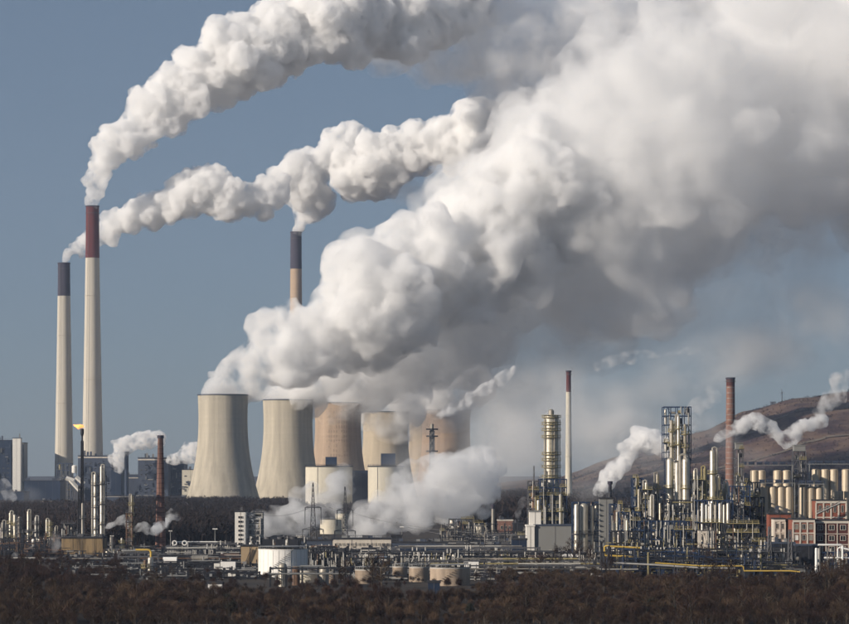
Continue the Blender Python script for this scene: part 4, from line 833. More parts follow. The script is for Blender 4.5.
def works_clutter(px0, px1, d0, d1, n, hlo, hhi, m, label, pipes=.34, seed=1):
    rg = random.Random(seed); b = MB()
    for k in range(n):
        px = rg.uniform(px0, px1); d = rg.uniform(d0, d1); x = gx(px, d); h = rg.uniform(hlo, hhi)*rg.random()**.6; q = rg.random()
        if q < pipes: L = rg.uniform(2, 14); z = rg.uniform(.4, h); r = rg.uniform(.08, .25); b.cyl((x, d, z), (x+L, d+rg.uniform(-.3, .3), z), r, n=5)
        elif q < pipes+.3: b.cyl((x, d, 0), (x, d, h), rg.uniform(.08, .3), n=6)
        elif q < pipes+.45: b.box((x, d, min(h, 3)/2), (rg.uniform(.4, 1.5), 1, min(h, 3)))
        else: z = rg.uniform(.5, h); b.box((x, d, z), (rg.uniform(.4, 1.6), .8, rg.uniform(.3, 1)))
    o = part('pipework', b, m); setp(o, label, 'pipework', kind='stuff')
for k, (x0, x1, d0, d1, n, h0, h1) in enumerate([(-10, 60, 1220, 1340, 500, 3, 10), (60, 300, 960, 1330, 1500, 1, 4), (300, 600, 950, 1330, 2200, 1, 4.5), (440, 530, 1330, 1560, 500, 3, 12), (600, 770, 970, 1140, 1500, 3, 12), (630, 765, 1120, 1200, 900, 8, 27), (765, 860, 980, 1180, 700, 2, 6)]):
    w = ['the cream columns', 'the brick chimney', 'the rusty tanks', 'the thin steel chimney', 'the yellow pipeline', 'the lattice cage', 'the red brick buildings'][k]
    works_clutter(x0, x1, d0, d1, int(n*1.6), h0, h1, 'steel_dark', 'dark tangle of small pipes and fittings around '+w, seed=k)
    works_clutter(x0, x1, d0, d1, n//2, h0, h1, ['pipe_rust', 'steel_pale', 'pipe_white', 'silver_dull', 'steel_blue', 'steel_blue', 'steel_pale'][k], 'scattered lighter pipes and fittings around '+w, .4, seed=50+k)
    if k in (4, 5): works_clutter(x0, x1, d0, d1, n//4, h0, h1, 'yellow', 'scattered yellow rails and fittings around '+w, .6, seed=80+k)
# white mast on the slag heap
d = 3950; zb = hill_fn(gx(782, 4000), 3950); t = thing('hilltop_turbine', 'small white wind turbine on the crest of the slag heap', 'wind turbine', (gx(782, d), d, zb-1))
hh = hz(392, d)-zb; part('tower', MB().cyl((0, 0, 0), (0, 0, hh), .8, .5), 'tank_white', t); part('nacelle', MB().box((0, 0, hh+.5), (1.6, 3, 1.6)), 'tank_white', t)
for k in range(3): a = R(90+k*120+15); part('blade', MB().cyl((0, -1.8, hh+.5), (5*math.cos(a), -1.8, hh+.5+5*math.sin(a)), .5, .15, 4), 'tank_white', t)
d = 3950; t = thing('hut', 'tiny pale hut on the crest of the slag heap beside the turbine', 'hut', (gx(773, d), d, hill_fn(gx(773, d), d)-.5)); part('wall', MB().box((0, 0, 1.8), (7, 4, 3.6)), 'tank_white', t); part('roof', MB().box((0, 0, 3.8), (7.6, 4.6, .4)), 'roof_dark', t)
# ------------------------------------------------------------------ trees
def tree_meshes(seed, h, twig_m, levels=3, fine=True, spread=.42):
    rg = random.Random(seed); limb = MB(); tw = MB()
    def rec(p, dr, L, r, lv):
        e = p+dr*L; limb_t = limb if lv < 2 else tw; r = max(r, .05)
        if lv < (3 if fine else 2): limb_t.cyl(p, e, r, r*.6, 4 if lv else 6, cap=False)
        else:
            u = dr.orthogonal().normalized()
            if rg.random() < .5: u = dr.cross(u)
            i = len(tw.v); tw.v += [tuple(p-u*r), tuple(p+u*r), tuple(e)]; tw.f.append((i, i+1, i+2))
        if lv >= levels: return
        n = (9, 6, 5, 4)[lv]
        for k in range(n):
            f = .3+.7*(k+rg.random())/n if lv == 0 else .25+.75*(k+1)/n
            ax = Vector((rg.gauss(0, 1), rg.gauss(0, 1), rg.gauss(0, .5))).normalized()
            nd = (dr*(.75 if lv else .55)+ax*(.75 if lv else .8)+Vector((0, 0, .22))).normalized()
            rec(p+dr*L*f, nd, L*rg.uniform(.38, .62)*(1.1-.4*f if lv == 0 else 1), r*.5, lv+1)
    rec(Vector((0, 0, 0)), Vector((rg.gauss(0, .06), rg.gauss(0, .06), 1)).normalized(), h*.72, h*.02, 0)
    a = limb.mesh('trunk'); a.materials.append(M['bark']); b = tw.mesh('crown'); b.materials.append(M[twig_m]); return a, b
def plant_tree(ms, x, y, s, label, group=None, z=0, name='bare_tree'):
    t = thing(name, label, 'tree', (x, y, z), rnd.uniform(0, 6.28), group); t.scale = (s*rnd.uniform(.9, 1.25), s*rnd.uniform(.9, 1.25), s)
    part('trunk', ms[0], None, t); part('crown', ms[1], None, t); return t
def low_tree(seed, h, ntw=55, wd=.05):
    rg = np.random.default_rng(seed); V = []; Fc = []
    def tri(p, q, w):
        a = rg.normal(size=3); a[2] *= .2; a /= np.linalg.norm(a); i = len(V); V.extend([p-a*w, p+a*w, q]); Fc.append((i, i+1, i+2))
    tri(np.zeros(3), np.array([0, 0, h*.9]), h*.02); tri(np.zeros(3), np.array([.1*h, .05*h, h*.8]), h*.018)
    for k in range(ntw):
        dv = rg.normal(size=3); dv /= np.linalg.norm(dv); dv[2] = abs(dv[2])*1.1-.35; rr = rg.uniform(.55, 1)
        q = np.array([dv[0]*.40*h*rr, dv[1]*.40*h*rr, h*(.55+.46*dv[2]*rr)]); L = rg.uniform(.12, .3)
        ax = q-np.array([0, 0, h*.35]); ax /= np.linalg.norm(ax); ax = ax+rg.normal(size=3)*.35; p = q-ax*L*h; tri(p, q, wd*h*rg.uniform(.5, 1.1))
    return np.array(V), np.array(Fc)
TV = [tree_meshes(10+k, 10, 'twigs' if k % 3 else 'twigs_pale', 4) for k in range(7)]
# singled out bare trees in front of the works
for px, ytop, d, lab in [(572, 541, 1060, 'broad bare tree with reddish twigs before the grey hall'), (556, 547, 1020, 'smaller bare tree just before the broad reddish one'), (590, 549, 1010, 'bare tree beneath the tall silver tanks'),
                         (372, 556, 890, 'bare tree hiding the weathered cream tank'), (382, 561, 880, 'second bare tree beside the weathered cream tank'), (345, 560, 885, 'bare tree between the grey tank and the weathered cream tank'),
                         (40, 551, 1050, 'broad bare tree below the cream columns'), (62, 553, 1020, 'bare tree in front of the stained concrete block'), (25, 556, 1010, 'low bare tree under the first cream columns'), (85, 558, 1000, 'bare tree below the pair of silver columns'), (8, 560, 980, 'bare tree at the edge of the view below the dull column'), (105, 565, 950, 'low bare tree before the long grey shed'),
                         (700, 545, 1000, 'bare tree before the cream door like frame'), (708, 552, 980, 'smaller bare tree beside the cream door like frame'), (524, 556, 990, 'bare tree below the dark blue shed'), (540, 553, 1000, 'bare tree below the bright white end block'), (610, 556, 960, 'low bare tree below the start of the yellow pipeline'),
                         (172, 566, 960, 'bare tree below the brick chimney'), (192, 568, 940, 'bare tree below the broad white pipeline'), (490, 566, 930, 'bare tree past the widest rusty tank')]:
    h = hz(ytop, d); plant_tree(TV[rnd.randrange(7)], gx(px, d), d, h/9.4, lab)
for k, (px, d, h, lab) in enumerate([(232, 700, 5.5, 'dark evergreen tree in the wood below the big white tank'), (228, 760, 4.6, 'smaller dark evergreen beside the one below the white tank'), (95, 720, 4.5, 'dark evergreen tree in the wood below the stained concrete block'), (652, 730, 5.0, 'dark evergreen tree in the wood below the yellow pipeline'), (470, 710, 4.2, 'dark evergreen tree in the wood below the widest rusty tank'), (768, 750, 5.2, 'dark evergreen tree in the wood below the small pylons')]):
    V_, F_ = low_tree(90+k, 1, 700, .03); me = bpy.data.meshes.new('crown'); V_ = V_*np.array([h*.8, h*.8, h]); me.from_pydata(V_.tolist(), [], F_.tolist()); t = thing('evergreen_tree', lab, 'tree', (gx(px, d), d, 0))
    part('crown', me, 'tree_dark', t); part('trunk', MB().cyl((0, 0, 0), (0, 0, h*.6), .14, .08, 6), 'bark', t)
# foreground wood: nearest trees as individuals, the rest joined
def wood_edge(px): return np.interp(px, [0, 120, 250, 330, 470, 520, 600, 849], [900, 875, 850, 830, 835, 875, 900, 920])
def wood_h(px): return np.interp(px, [0, 120, 250, 330, 470, 520, 600, 849], [5.0, 4.6, 4.0, 3.5, 3.4, 4.3, 4.5, 4.8])
pts = []
y = 640.0
while y < 930:
    x = -150*y/1000-6
    while x < 150*y/1000+6:
        xx, yy = x+rnd.uniform(-1.6, 1.6), y+rnd.uniform(-1.8, 1.8); px = xx/yy*F+424.5
        if yy < wood_edge(px)*rnd.uniform(.975, 1.0): pts.append((xx, yy, px))
        x += 4.6
    y += 4.4
pts.sort(key=lambda p: p[1])
tall = set(rnd.sample(range(200, len(pts)), 90)); near = pts[:200]+[pts[k] for k in sorted(tall)]; far = [p for k, p in enumerate(pts) if k >= 200 and k not in tall]; near = [(x, y, px, 1.0 if k < 200 else rnd.uniform(1.1, 1.6)*(1.1 if px > 520 else 1)) for k, (x, y, px) in enumerate(near)]
def clump(x, y): return .72+.75*max(0, mn.noise(Vector((x*.035, y*.03, 5)))+.35)
for x, y, px, tf in near:
    plant_tree(TV[rnd.randrange(7)], x, y, wood_h(px)*rnd.uniform(.8, 1.2)/9.4*tf*clump(x, y), 'leafless brown tree in the dense wood along the bottom of the view', 'leafless trees of the wood in front')
def joined_wood(name, pts, hs, label, m, variants, kind='stuff', cat='woodland'):
    Vs = []; Fs = []; off = 0
    for (x, y, z), h in zip(pts, hs):
        V, Fc = variants[rnd.randrange(len(variants))]; a = rnd.uniform(0, 6.28); ca, sa = math.cos(a), math.sin(a); W = V*h
        Vs.append(np.stack([W[:, 0]*ca-W[:, 1]*sa+x, W[:, 0]*sa+W[:, 1]*ca+y, W[:, 2]+z], 1)); Fs.append(Fc+off); off += len(V)
    V = np.concatenate(Vs); Fc = np.concatenate(Fs); me = bpy.data.meshes.new(name)
    me.vertices.add(len(V)); me.vertices.foreach_set('co', V.ravel()); me.loops.add(Fc.size); me.loops.foreach_set('vertex_index', Fc.ravel().astype(np.int32))
    me.polygons.add(len(Fc)); me.polygons.foreach_set('loop_start', np.arange(len(Fc), dtype=np.int32)*3); me.polygons.foreach_set('loop_total', np.full(len(Fc), 3, dtype=np.int32)); me.update()
    o = part(name, me, m); setp(o, label, cat, kind=kind); return o
LV = [low_tree(k, 1, 420, .011) for k in range(6)]; LF = [low_tree(20+k, 1, 70, .035) for k in range(6)]
half = [p for p in far]
joined_wood('wood_canopy', [(x, y, 0) for x, y, px in half[::2]], [wood_h(px)*rnd.uniform(.75, 1.25)*clump(x, y) for x, y, px in half[::2]], 'dense leafless reddish brown wood filling the bottom of the view', 'twigs', LV)
joined_wood('wood_canopy', [(x, y, 0) for x, y, px in half[1::2]], [wood_h(px)*rnd.uniform(.7, 1.2)*clump(x, y) for x, y, px in half[1::2]], 'paler leafless trees mixed into the wood along the bottom', 'twigs_pale', LV)
lp = [(gx(px, d), d, 0) for px, d in ((rnd.uniform(-10, 125), rnd.uniform(890, 1160)) for _ in range(330))]
joined_wood('thicket', lp, [(rnd.uniform(2, 4) if 50 < x/y*F+424.5 < 112 else rnd.uniform(2.5, 5.5)) for x, y, _ in lp], 'brown leafless thicket in front of the cream columns and concrete block', 'twigs', LV[:4], cat='thicket')
lp = [(gx(px, d), d, 0) for px, d in ((rnd.uniform(500, 640), rnd.uniform(900, 1000)) for _ in range(170))]
joined_wood('thicket', lp, [rnd.uniform(2.5, 5) for _ in lp], 'reddish leafless thicket in front of the grey hall and silver tanks', 'twigs_pale', LV[:4], cat='thicket')
# scrub scattered between works and wood
sp = []
for k in range(420):
    px = rnd.uniform(-10, 860); d = rnd.uniform(wood_edge(px), 1010); sp.append((gx(px, d), d, 0))
joined_wood('scrub', sp, [rnd.uniform(1.5, 4.5) for _ in sp], 'low brown scrub between the wood and the pipe bridges', 'twigs', LV[:3], cat='scrub')
# middle wood behind the brick chimney up to the cooling towers
def belt(px0, px1, d0, d1, n, hmin, hmax, label, m='twigs_far', cond=None, zfn=None):
    P_ = []; 
    for k in range(n):
        px = rnd.uniform(px0, px1); d = rnd.uniform(d0, d1); x = gx(px, d); P_.append((x, d, zfn(x, d) if zfn else 0))
    joined_wood('wood_belt', P_, [rnd.uniform(hmin, hmax) for _ in P_], label, m, LF)
belt(-15, 120, 1420, 2700, 2600, 9, 15, 'dark wood behind the cream columns and the stained concrete block')
belt(120, 245, 1420, 2900, 3200, 12, 17, 'dark wood between the brick chimney and the pale cooling tower')
belt(245, 300, 1800, 2930, 800, 11, 16, 'wood at the foot of the second cooling tower')
belt(300, 470, 1900, 2650, 900, 8, 13, 'wood under the round silos behind the steam')
belt(455, 610, 1750, 3400, 3600, 14, 24, 'dark wood between the big steam and the silver column')
belt(600, 880, 2000, 3300, 2600, 8, 14, 'dark wood at the foot of the slag heap')
belt(500, 900, 3060, 3350, 1800, 4, 8, 'scrub trees growing on the lower slope of the slag heap', zfn=lambda x, y: hill_fn(x, y)-1)
belt(560, 900, 3300, 3950, 2600, 1.5, 4, 'sparse low bushes dotted over the slag heap', zfn=lambda x, y: hill_fn(x, y)-.3)
belt(-30, 880, 5300, 6500, 2600, 12, 20, 'far belt of trees along the horizon')
# ------------------------------------------------------------------ steam and smoke: real volumes
def unit(rg):
    v = rg.normal(size=3); return v/np.linalg.norm(v)
def raw_mesh(name, V, Fc):
    me = bpy.data.meshes.new(name); me.vertices.add(len(V)); me.vertices.foreach_set('co', V.ravel()); n = Fc.shape[1]
    me.loops.add(Fc.size); me.loops.foreach_set('vertex_index', Fc.ravel().astype(np.int32)); me.polygons.add(len(Fc))
    me.polygons.foreach_set('loop_start', np.arange(len(Fc), dtype=np.int32)*n); me.polygons.foreach_set('loop_total', np.full(len(Fc), n, dtype=np.int32)); me.update(); return me
import bmesh
_b = bmesh.new(); bmesh.ops.create_icosphere(_b, subdivisions=2, radius=1); BV = np.array([v.co[:] for v in _b.verts]); BF = np.array([[v.index for v in f.verts] for f in _b.faces]); _b.free()
def steam_mat(name, dens, scale, lo=.42, hi=.62, aniso=.15, radial=False, detail=4, col=.999, rough=.6, fade=False, step=None):
    m = bpy.data.materials.new(name); m.use_nodes = True; n = m.node_tree; n.nodes.clear()
    out = n.nodes.new('ShaderNodeOutputMaterial'); v = n.nodes.new('ShaderNodeVolumeScatter'); v.inputs['Color'].default_value = (col, col, col, 1); v.inputs['Anisotropy'].default_value = aniso
    n.links.new(v.outputs[0], out.inputs['Volume']); v.inputs['Density'].default_value = dens
    if scale is None: M[name] = m; return m
    if step: m.cycles.volume_step_rate = step
    ge = n.nodes.new('ShaderNodeNewGeometry'); nz = n.nodes.new('ShaderNodeTexNoise'); nz.inputs['Scale'].default_value = scale; nz.inputs['Detail'].default_value = detail; nz.inputs['Roughness'].default_value = rough
    mr = n.nodes.new('ShaderNodeMapRange'); mr.interpolation_type = 'SMOOTHSTEP'; mr.inputs[1].default_value = lo; mr.inputs[2].default_value = hi; mr.inputs[3].default_value = 0; mr.inputs[4].default_value = dens
    n.links.new(ge.outputs['Position'], nz.inputs[0]); n.links.new(nz.outputs[0], mr.inputs[0]); res = mr.outputs[0]
    if fade:      # the cloud thins out downwind, away from the towers' side
        sp = n.nodes.new('ShaderNodeSeparateXYZ'); n.links.new(ge.outputs['Position'], sp.inputs[0])
        a = n.nodes.new('ShaderNodeMath'); a.operation = 'MULTIPLY_ADD'; a.inputs[1].default_value = -.50; a.inputs[2].default_value = -52; n.links.new(sp.outputs[0], a.inputs[0])
        b = n.nodes.new('ShaderNodeMath'); b.operation = 'ADD'; n.links.new(a.outputs[0], b.inputs[0]); n.links.new(sp.outputs[2], b.inputs[1])
        c = n.nodes.new('ShaderNodeMapRange'); c.interpolation_type = 'SMOOTHSTEP'; c.inputs[1].default_value = 15; c.inputs[2].default_value = 150; c.inputs[3].default_value = .0; c.inputs[4].default_value = 1; n.links.new(b.outputs[0], c.inputs[0])
        e = n.nodes.new('ShaderNodeMath'); e.operation = 'POWER'; e.inputs[1].default_value = 1.6; n.links.new(c.outputs[0], e.inputs[0])
        # near the towers themselves it stays dense
        g = n.nodes.new('ShaderNodeMapRange'); g.inputs[1].default_value = 60; g.inputs[2].default_value = -40; g.inputs[3].default_value = 0.0; g.inputs[4].default_value = 1; n.links.new(sp.outputs[0], g.inputs[0])
        h = n.nodes.new('ShaderNodeMath'); h.operation = 'MAXIMUM'; n.links.new(e.outputs[0], h.inputs[0]); n.links.new(g.outputs[0], h.inputs[1])
        mm = n.nodes.new('ShaderNodeMath'); mm.operation = 'MULTIPLY'; n.links.new(res, mm.inputs[0]); n.links.new(h.outputs[0], mm.inputs[1]); res = mm.outputs[0]
    if radial:
        tc = n.nodes.new('ShaderNodeTexCoord'); ln = n.nodes.new('ShaderNodeVectorMath'); ln.operation = 'LENGTH'; n.links.new(tc.outputs['Object'], ln.inputs[0])
        m2 = n.nodes.new('ShaderNodeMapRange'); m2.interpolation_type = 'SMOOTHSTEP'; m2.inputs[1].default_value = 1; m2.inputs[2].default_value = .25; m2.inputs[3].default_value = 0; m2.inputs[4].default_value = 1
        n.links.new(ln.outputs['Value'], m2.inputs[0]); mm = n.nodes.new('ShaderNodeMath'); mm.operation = 'MULTIPLY'; n.links.new(res, mm.inputs[0]); n.links.new(m2.outputs[0], mm.inputs[1]); res = mm.outputs[0]
    n.links.new(res, v.inputs['Density']); M[name] = m; return m
steam_mat('steam_dense', .24, 1/13., .34, .60, detail=5, rough=.62, step=.15)
steam_mat('steam_front', .060, None)
steam_mat('steam_wide', .045, 1/42., .37, .66, detail=6, rough=.68, step=.3)
steam_mat('steam_under', .0115, 1/45., .36, .66, detail=6, rough=.64, step=.5)
steam_mat('steam_main', .15, 1/24., .38, .62, detail=6, rough=.62, step=.15)
steam_mat('steam_soft', .15, 1/10., .38, .64, detail=6, rough=.62, step=.14)
steam_mat('steam_small', .55, 1/5., .38, .62, detail=5, step=.12)
steam_mat('steam_wisp', .36, 1/6., .40, .64, detail=5, step=.15)
steam_mat('steam_faint', .13, 1/9., .42, .68, detail=5, step=.15)
steam_mat('veil_main', .0065, 1/70., .34, .62, radial=True, detail=5)
steam_mat('veil_low', .026, 1/45., .36, .66, radial=True, detail=5)
steam_mat('veil_thin', .021, 1/60., .36, .66, radial=True, detail=5)
OCT = {'stack': [(20, 9), (9, 5), (4.2, 2.4)], 'cloud': [(46, 22), (20, 11), (9, 5)], 'wide': [(80, 52), (34, 24), (15, 9)], 'jet': [(4.5, 2.2), (2.0, 1.0)], 'puff': [(12, 5.5), (5, 2.4)], 'bank': [(17, 8), (7, 3.6), (3, 1.5)]}
def plume_mesh(name, spine, levels, voxel, seed, jit=.25, disp='stack'):
    rg = np.random.default_rng(seed); pts = [(np.array((gx(x, d), d, hz(y, d))), r*mp(d)) for x, y, d, r in spine]; S = []
    for (a, ra), (b, rb) in zip(pts[:-1], pts[1:]):
        L = np.linalg.norm(b-a); n = max(1, int(L/(.42*min(ra, rb))))
        for i in range(n):
            t = i/n; r = ra+(rb-ra)*t; c = a+(b-a)*t; S.append((c+unit(rg)*r*jit, r*rg.uniform(.68, .95)))
    allS = list(S); cur = S
    for num, f0, f1, minr in levels:
        nx = []
        for c, r in cur:
            if r*f1 < minr: continue
            for _ in range(num):
                rr = r*rg.uniform(f0, f1)
                if rr >= minr*.8: nx.append((c+unit(rg)*(r-.3*rr), rr))
        allS += nx; cur = nx
    Cc = np.array([c for c, r in allS]); Rr = np.array([r for c, r in allS])
    V = (Cc[:, None, :]+BV[None]*Rr[:, None, None]).reshape(-1, 3); Fc = (BF[None]+(np.arange(len(Cc))*len(BV))[:, None, None]).reshape(-1, 3)
    tmp = bpy.data.objects.new('tmp', raw_mesh(name, V, Fc)); C.objects.link(tmp)
    m = tmp.modifiers.new('r', 'REMESH'); m.mode = 'VOXEL'; m.voxel_size = voxel
    for sc_, st_ in OCT[disp]:
        tx = bpy.data.textures.new('billow', 'VORONOI'); tx.noise_scale = sc_; tx.distance_metric = 'DISTANCE'; tx.noise_intensity = 1.0; dd = tmp.modifiers.new('d', 'DISPLACE'); dd.texture = tx; dd.strength = -st_; dd.mid_level = .55; dd.texture_coords = 'GLOBAL'
    m = tmp.modifiers.new('r2', 'REMESH'); m.mode = 'VOXEL'; m.voxel_size = voxel*1.0     # closes folds and self crossings
    dg = bpy.context.evaluated_depsgraph_get(); me = bpy.data.meshes.new_from_object(tmp.evaluated_get(dg)); me.name = name
    bpy.data.objects.remove(tmp); me.polygons.foreach_set('use_smooth', [True]*len(me.polygons)); return me
NP = 0
def plume(label, spine, m, levels, voxel, seed, group=None, veils=(), cat='steam plume', disp=None, jit=.25):
    global NP
    x, y, d, r = spine[0]; base = Vector((gx(x, d), d, hz(y, d))); t = thing('steam_plume', label, cat, base, group=group)
    me = plume_mesh('billows', spine, levels, voxel, seed, jit, disp or ('jet' if voxel < .9 else 'puff')); o = part('billows', me, m, t, loc=-base); NP += len(me.polygons)
    for v in veils: veil(*v, parent=t, base=base)
    return t
_b = bmesh.new(); bmesh.ops.create_icosphere(_b, subdivisions=3, radius=1); VEIL = bpy.data.meshes.new('veil'); _b.to_mesh(VEIL); _b.free()
def veil(px, py, d, rx, ry, rz, m, rot=0, parent=None, base=None):
    me = VEIL.copy(); me.materials.append(M[m]); o = part('veil', me, None, parent, loc=Vector((gx(px, d), d, hz(py, d)))-base); s = mp(d)
    o.scale = (rx*s, ry*s, rz*s); o.rotation_euler = (0, -R(rot), 0)
B2 = [(9, .35, .6, 3)]
plume('bright dense plume from the tallest chimney curving up across the top of the view', [(93, 206, 3250, 5), (95.5, 190, 3250, 8), (100, 165, 3250, 13), (115, 143, 3255, 18), (140, 120, 3260, 24), (172, 95, 3270, 30), (208, 68, 3280, 36), (250, 50, 3290, 43), (300, 30, 3300, 48), (350, 14, 3320, 50), (400, 8, 3340, 50), (450, 4, 3360, 46), (490, 2, 3380, 36)], 'steam_dense', B2, 1.5, 1, disp='stack')
plume('lower plume drifting from the dark topped chimney beside the tallest one', [(64, 262, 3300, 3), (72, 252, 3300, 6), (90, 240, 3300, 10), (120, 224, 3300, 14), (155, 208, 3290, 17), (180, 200, 3280, 20), (203, 190, 3280, 27), (222, 192, 3280, 26), (244, 201, 3280, 13), (264, 196, 3280, 18), (284, 190, 3290, 17)], 'steam_dense', B2, 1.4, 2, disp='stack')
plume('billowing plume from the brownish chimney merging into the steam above the cooling towers', [(297, 232, 3600, 4), (300, 222, 3600, 7), (308, 212, 3600, 11), (315, 196, 3590, 20), (308, 178, 3580, 27), (325, 160, 3575, 22), (348, 132, 3575, 15), (350, 152, 3570, 24), (368, 172, 3560, 30), (392, 160, 3555, 33), (418, 150, 3550, 27), (440, 150, 3540, 26), (472, 135, 3530, 34), (500, 125, 3525, 36), (540, 112, 3520, 42)], 'steam_dense', B2, 1.7, 3, disp='stack', veils=[(425, 190, 3560, 60, 25, 22, 'veil_low')])
B1 = [(9, .33, .56, 6)]
t = plume('huge white steam cloud pouring from the cooling towers up across the sky', [(224, 393, 2950, 20), (240, 382, 2950, 20), (262, 366, 2950, 26), (290, 353, 2950, 34), (320, 337, 2955, 44), (352, 320, 2960, 54), (388, 300, 2970, 64), (425, 275, 2985, 72), (462, 252, 3000, 76), (500, 225, 3010, 74), (540, 205, 3020, 62), (580, 190, 3040, 45)], 'steam_main', B1, 2.8, 4,
      veils=[(590, 330, 3060, 170, 90, 75, 'veil_main', 18), (720, 280, 3100, 180, 100, 80, 'veil_main', 25), (500, 370, 3050, 120, 60, 50, 'veil_main', 10), (820, 190, 3150, 150, 100, 120, 'veil_main', 30), (540, 405, 2950, 110, 60, 55, 'veil_thin', 10), (510, 445, 2900, 70, 60, 60, 'veil_thin', 10), (600, 420, 2900, 60, 60, 50, 'veil_thin', 10), (700, 370, 3000, 100, 60, 45, 'veil_thin', 20), (350, 412, 3050, 52, 20, 17, 'veil_low'), (400, 420, 3050, 50, 20, 20, 'veil_low'), (450, 415, 3150, 60, 25, 26, 'veil_low'), (790, 330, 3100, 110, 60, 60, 'veil_thin', 20), (620, 440, 2900, 80, 60, 40, 'veil_thin', 10)], disp='cloud')
cb = t.location.copy()
for nm, sp_, mm_, vx, sd, lv in [('broad_billows', [(330, 365, 3060, 36), (365, 350, 3070, 50), (405, 325, 3080, 66), (450, 290, 3080, 82), (520, 235, 3090, 100), (600, 185, 3100, 120), (690, 135, 3120, 130), (780, 95, 3150, 140), (880, 50, 3180, 150), (960, 20, 3200, 150)], 'steam_wide', 5.5, 61, [(10, .33, .56, 8), (7, .33, .52, 8)]),
                             ('underside', [(375, 380, 3150, 34), (410, 375, 3150, 46), (445, 360, 3120, 60), (500, 318, 3110, 84), (580, 275, 3120, 100), (670, 225, 3130, 105), (760, 180, 3150, 105), (850, 130, 3180, 105), (950, 90, 3200, 110)], 'steam_under', 7.0, 62, [(9, .33, .56, 10)])]:
    me = plume_mesh(nm, sp_, lv, vx, sd, .25, 'wide'); part(nm, me, mm_, t, loc=-cb)
plume('upper grey white drift of steam reaching the top corner of the sky', [(385, 14, 3380, 50), (440, 26, 3400, 60), (495, 46, 3420, 68), (555, 55, 3450, 74), (640, 35, 3500, 74), (740, 20, 3500, 70), (850, 10, 3500, 80), (950, 0, 3500, 90)], 'steam_wide', [(10, .33, .56, 8), (7, .33, .52, 8)], 5.0, 63, disp='wide')
for k, (x, y, d, r, lab) in enumerate([(288, 397, 3060, 22, 'steam rising out of the second pale cooling tower'), (339, 406, 3170, 29, 'steam rising out of the reddish cooling tower'), (386, 416, 3280, 31, 'steam rising out of the beige cooling tower behind the smaller silo'), (438, 408, 3380, 31, 'steam rising out of the brown cooling tower')]):
    plume(lab, [(x-1, y+1, d, r*.85), (x+6, y-9, d, r), (x+22, y-24, d, r*1.2), (x+46, y-40, d-10, r*1.6)], 'steam_main', B1, 3.2, 20+k, group='steam leaving the cooling towers', disp='cloud')
BS = [(7, .35, .6, .8)]
plume('steam puff beside the boiler house under the tallest chimney', [(119, 470, 3150, 5), (117, 456, 3150, 8), (123, 446, 3150, 10), (134, 441, 3150, 10), (146, 438, 3150, 11), (160, 440, 3150, 8)], 'steam_wisp', BS, 1.6, 31)
plume('steam puff between the boiler annex and the first cooling tower', [(169, 460, 3140, 4), (177, 458, 3140, 8), (188, 455, 3140, 10), (200, 450, 3140, 10)], 'steam_wisp', BS, 1.6, 32)
plume('thin plume trailing from the dark lattice stack toward the cloud', [(433, 420.5, 2100, 1.2), (440, 416, 2100, 3), (452, 411, 2100, 4.5), (465, 405, 2100, 5.5), (470, 397, 2100, 5.5), (482, 391, 2100, 5), (494, 383, 2100, 5), (505, 374, 2100, 5.5), (516, 370, 2100, 5)], 'steam_wisp', BS, 1.1, 33)
plume('white steam rising steeply before the slag heap beside the lattice cage', [(598, 492, 1750, 6), (606, 480, 1750, 8), (616, 468, 1750, 9), (626, 455, 1750, 10), (634, 443, 1750, 12), (644, 438, 1750, 14), (654, 442, 1750, 14), (664, 450, 1750, 14)], 'steam_small', BS, 1.2, 34, veils=[(600, 470, 1800, 55, 25, 30, 'veil_low'), (650, 470, 1500, 50, 20, 26, 'veil_low'), (690, 440, 1850, 45, 25, 32, 'veil_low'), (750, 460, 1500, 50, 20, 18, 'veil_low'), (585, 490, 1700, 30, 20, 20, 'veil_low')])
plume('loose steam blowing out behind the blue lattice cage', [(690, 420, 1800, 9), (697, 411, 1800, 11), (705, 404, 1800, 10), (714, 398, 1800, 8), (712, 388, 1800, 5)], 'steam_faint', BS, 1.4, 35, veils=[(705, 425, 1800, 28, 20, 25, 'veil_low'), (725, 440, 1800, 20, 20, 14, 'veil_low')])
plume('white plume zigzagging from the smoking silver column across the slag heap', [(713, 441, 1300, 1.8), (720, 437, 1300, 4), (732, 431, 1300, 6), (745, 425, 1300, 8), (757, 421, 1300, 9), (768, 428, 1300, 8), (777, 436, 1300, 7), (786, 441, 1300, 8), (795, 434, 1300, 8), (803, 426, 1300, 8), (815, 423, 1300, 7), (828, 418, 1300, 6)], 'steam_small', BS, .7, 36)
plume('faint steam drifting over the crest of the slag heap at the edge', [(815, 412, 2600, 6), (826, 404, 2600, 9), (836, 392, 2600, 12), (841, 382, 2600, 12), (850, 374, 2600, 10)], 'steam_faint', BS, 1.6, 37)
plume('thin torn wisp of steam hanging under the great cloud', [(596, 368, 2700, 4), (612, 361, 2700, 6), (630, 356, 2700, 6), (648, 356, 2700, 5), (668, 354, 2700, 4), (700, 350, 2700, 4)], 'steam_faint', BS, 1.8, 38)
plume('low white steam jet before the pale cream columns', [(13, 556, 1180, 1.2), (19, 553, 1180, 2.5), (26, 550, 1180, 3.2), (33, 547, 1180, 3)], 'steam_wisp', BS, .5, 39)
plume('steam puff in front of the short pair of columns', [(55, 552, 1180, 4), (55, 543, 1180, 5), (58, 535, 1180, 4)], 'steam_faint', BS, .7, 40, veils=[(56, 542, 1180, 11, 10, 14, 'veil_low')])
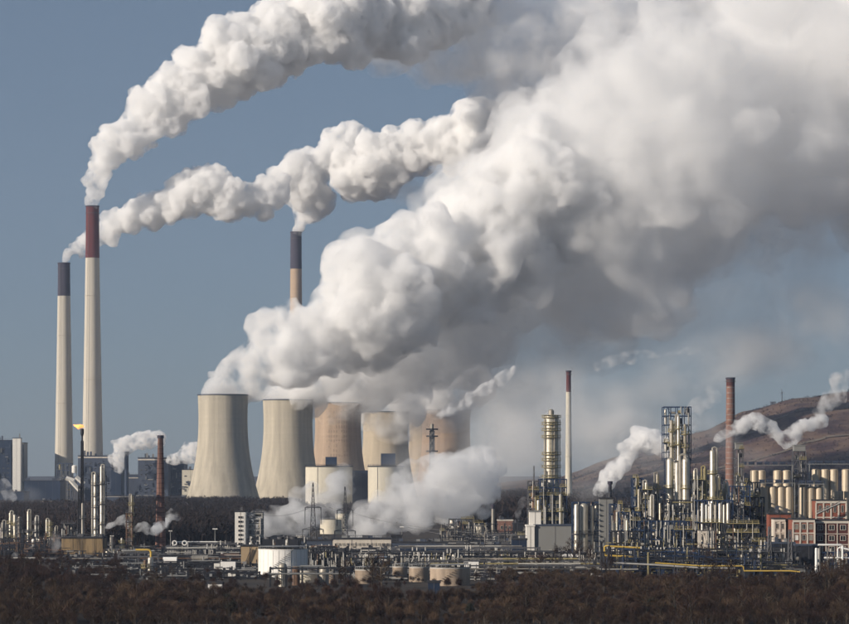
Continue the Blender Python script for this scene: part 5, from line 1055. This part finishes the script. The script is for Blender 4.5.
plume('steam jet blowing from the silver columns toward the ladder tower', [(103, 528.5, 1280, 1), (109, 527, 1280, 2), (116, 523, 1280, 3), (122, 521, 1280, 4), (124, 518, 1280, 4), (128, 526, 1280, 3.5)], 'steam_small', BS, .5, 41)
plume('steam jet blowing past the foot of the brick chimney', [(134, 530, 1280, 3), (141, 526, 1280, 4.5), (147, 530, 1280, 4), (155, 531, 1280, 4), (164, 522, 1350, 5), (172, 514, 1350, 6), (177, 518, 1350, 5)], 'steam_wisp', BS, .6, 42)
plume('wisp of steam under the dark blue hall at the edge of the view', [(2, 483, 2500, 6), (8, 492, 2500, 7), (14, 500, 2500, 5)], 'steam_faint', BS, 1.5, 43, veils=[(14, 495, 2500, 35, 20, 14, 'veil_low')])
plume('steam wisp beside the white end block', [(517, 518, 1400, 3), (520, 508, 1400, 4), (525, 498, 1400, 4)], 'steam_faint', BS, .8, 44)
BM = [(8, .35, .6, 2.0)]
plume('thick ground steam in front of the round silos, nearer the white tower block', [(256, 528, 1420, 8), (268, 522, 1420, 12), (285, 515, 1420, 17), (303, 511, 1430, 20), (320, 505, 1430, 20), (335, 492, 1430, 16), (346, 480, 1440, 11)], 'steam_soft', BM, 1.0, 45, disp='bank', veils=[(345, 485, 1450, 40, 25, 32, 'veil_low')])
plume('largest bank of ground steam swelling before the brown cooling tower', [(350, 531, 1560, 8), (368, 521, 1560, 17), (390, 511, 1570, 24), (415, 503, 1580, 32), (438, 492, 1590, 40), (455, 482, 1600, 38), (470, 478, 1640, 28), (476, 500, 1600, 26)], 'steam_soft', BM, 1.1, 46, disp='bank', veils=[(500, 450, 1900, 60, 40, 62, 'veil_low'), (540, 430, 2000, 80, 40, 60, 'veil_thin'), (470, 455, 1700, 50, 30, 50, 'veil_low'), (420, 470, 1700, 60, 30, 40, 'veil_low')])
print('plume polys', NP)
# ------------------------------------------------------------------ haze
hb_ = MB().box((0, 4400, 449), (5600, 9400, 900+2))
hzm = bpy.data.materials.new('haze'); hzm.use_nodes = True; n = hzm.node_tree; n.nodes.clear(); ou = n.nodes.new('ShaderNodeOutputMaterial'); pv = n.nodes.new('ShaderNodeVolumePrincipled')
pv.inputs['Color'].default_value = (.62, .76, 1, 1); pv.inputs['Density'].default_value = 4.8e-5; pv.inputs['Anisotropy'].default_value = .3; n.links.new(pv.outputs[0], ou.inputs['Volume']); M['haze'] = hzm
part('haze', hb_, 'haze')['kind'] = 'stuff'
print('objects', len(C.objects))
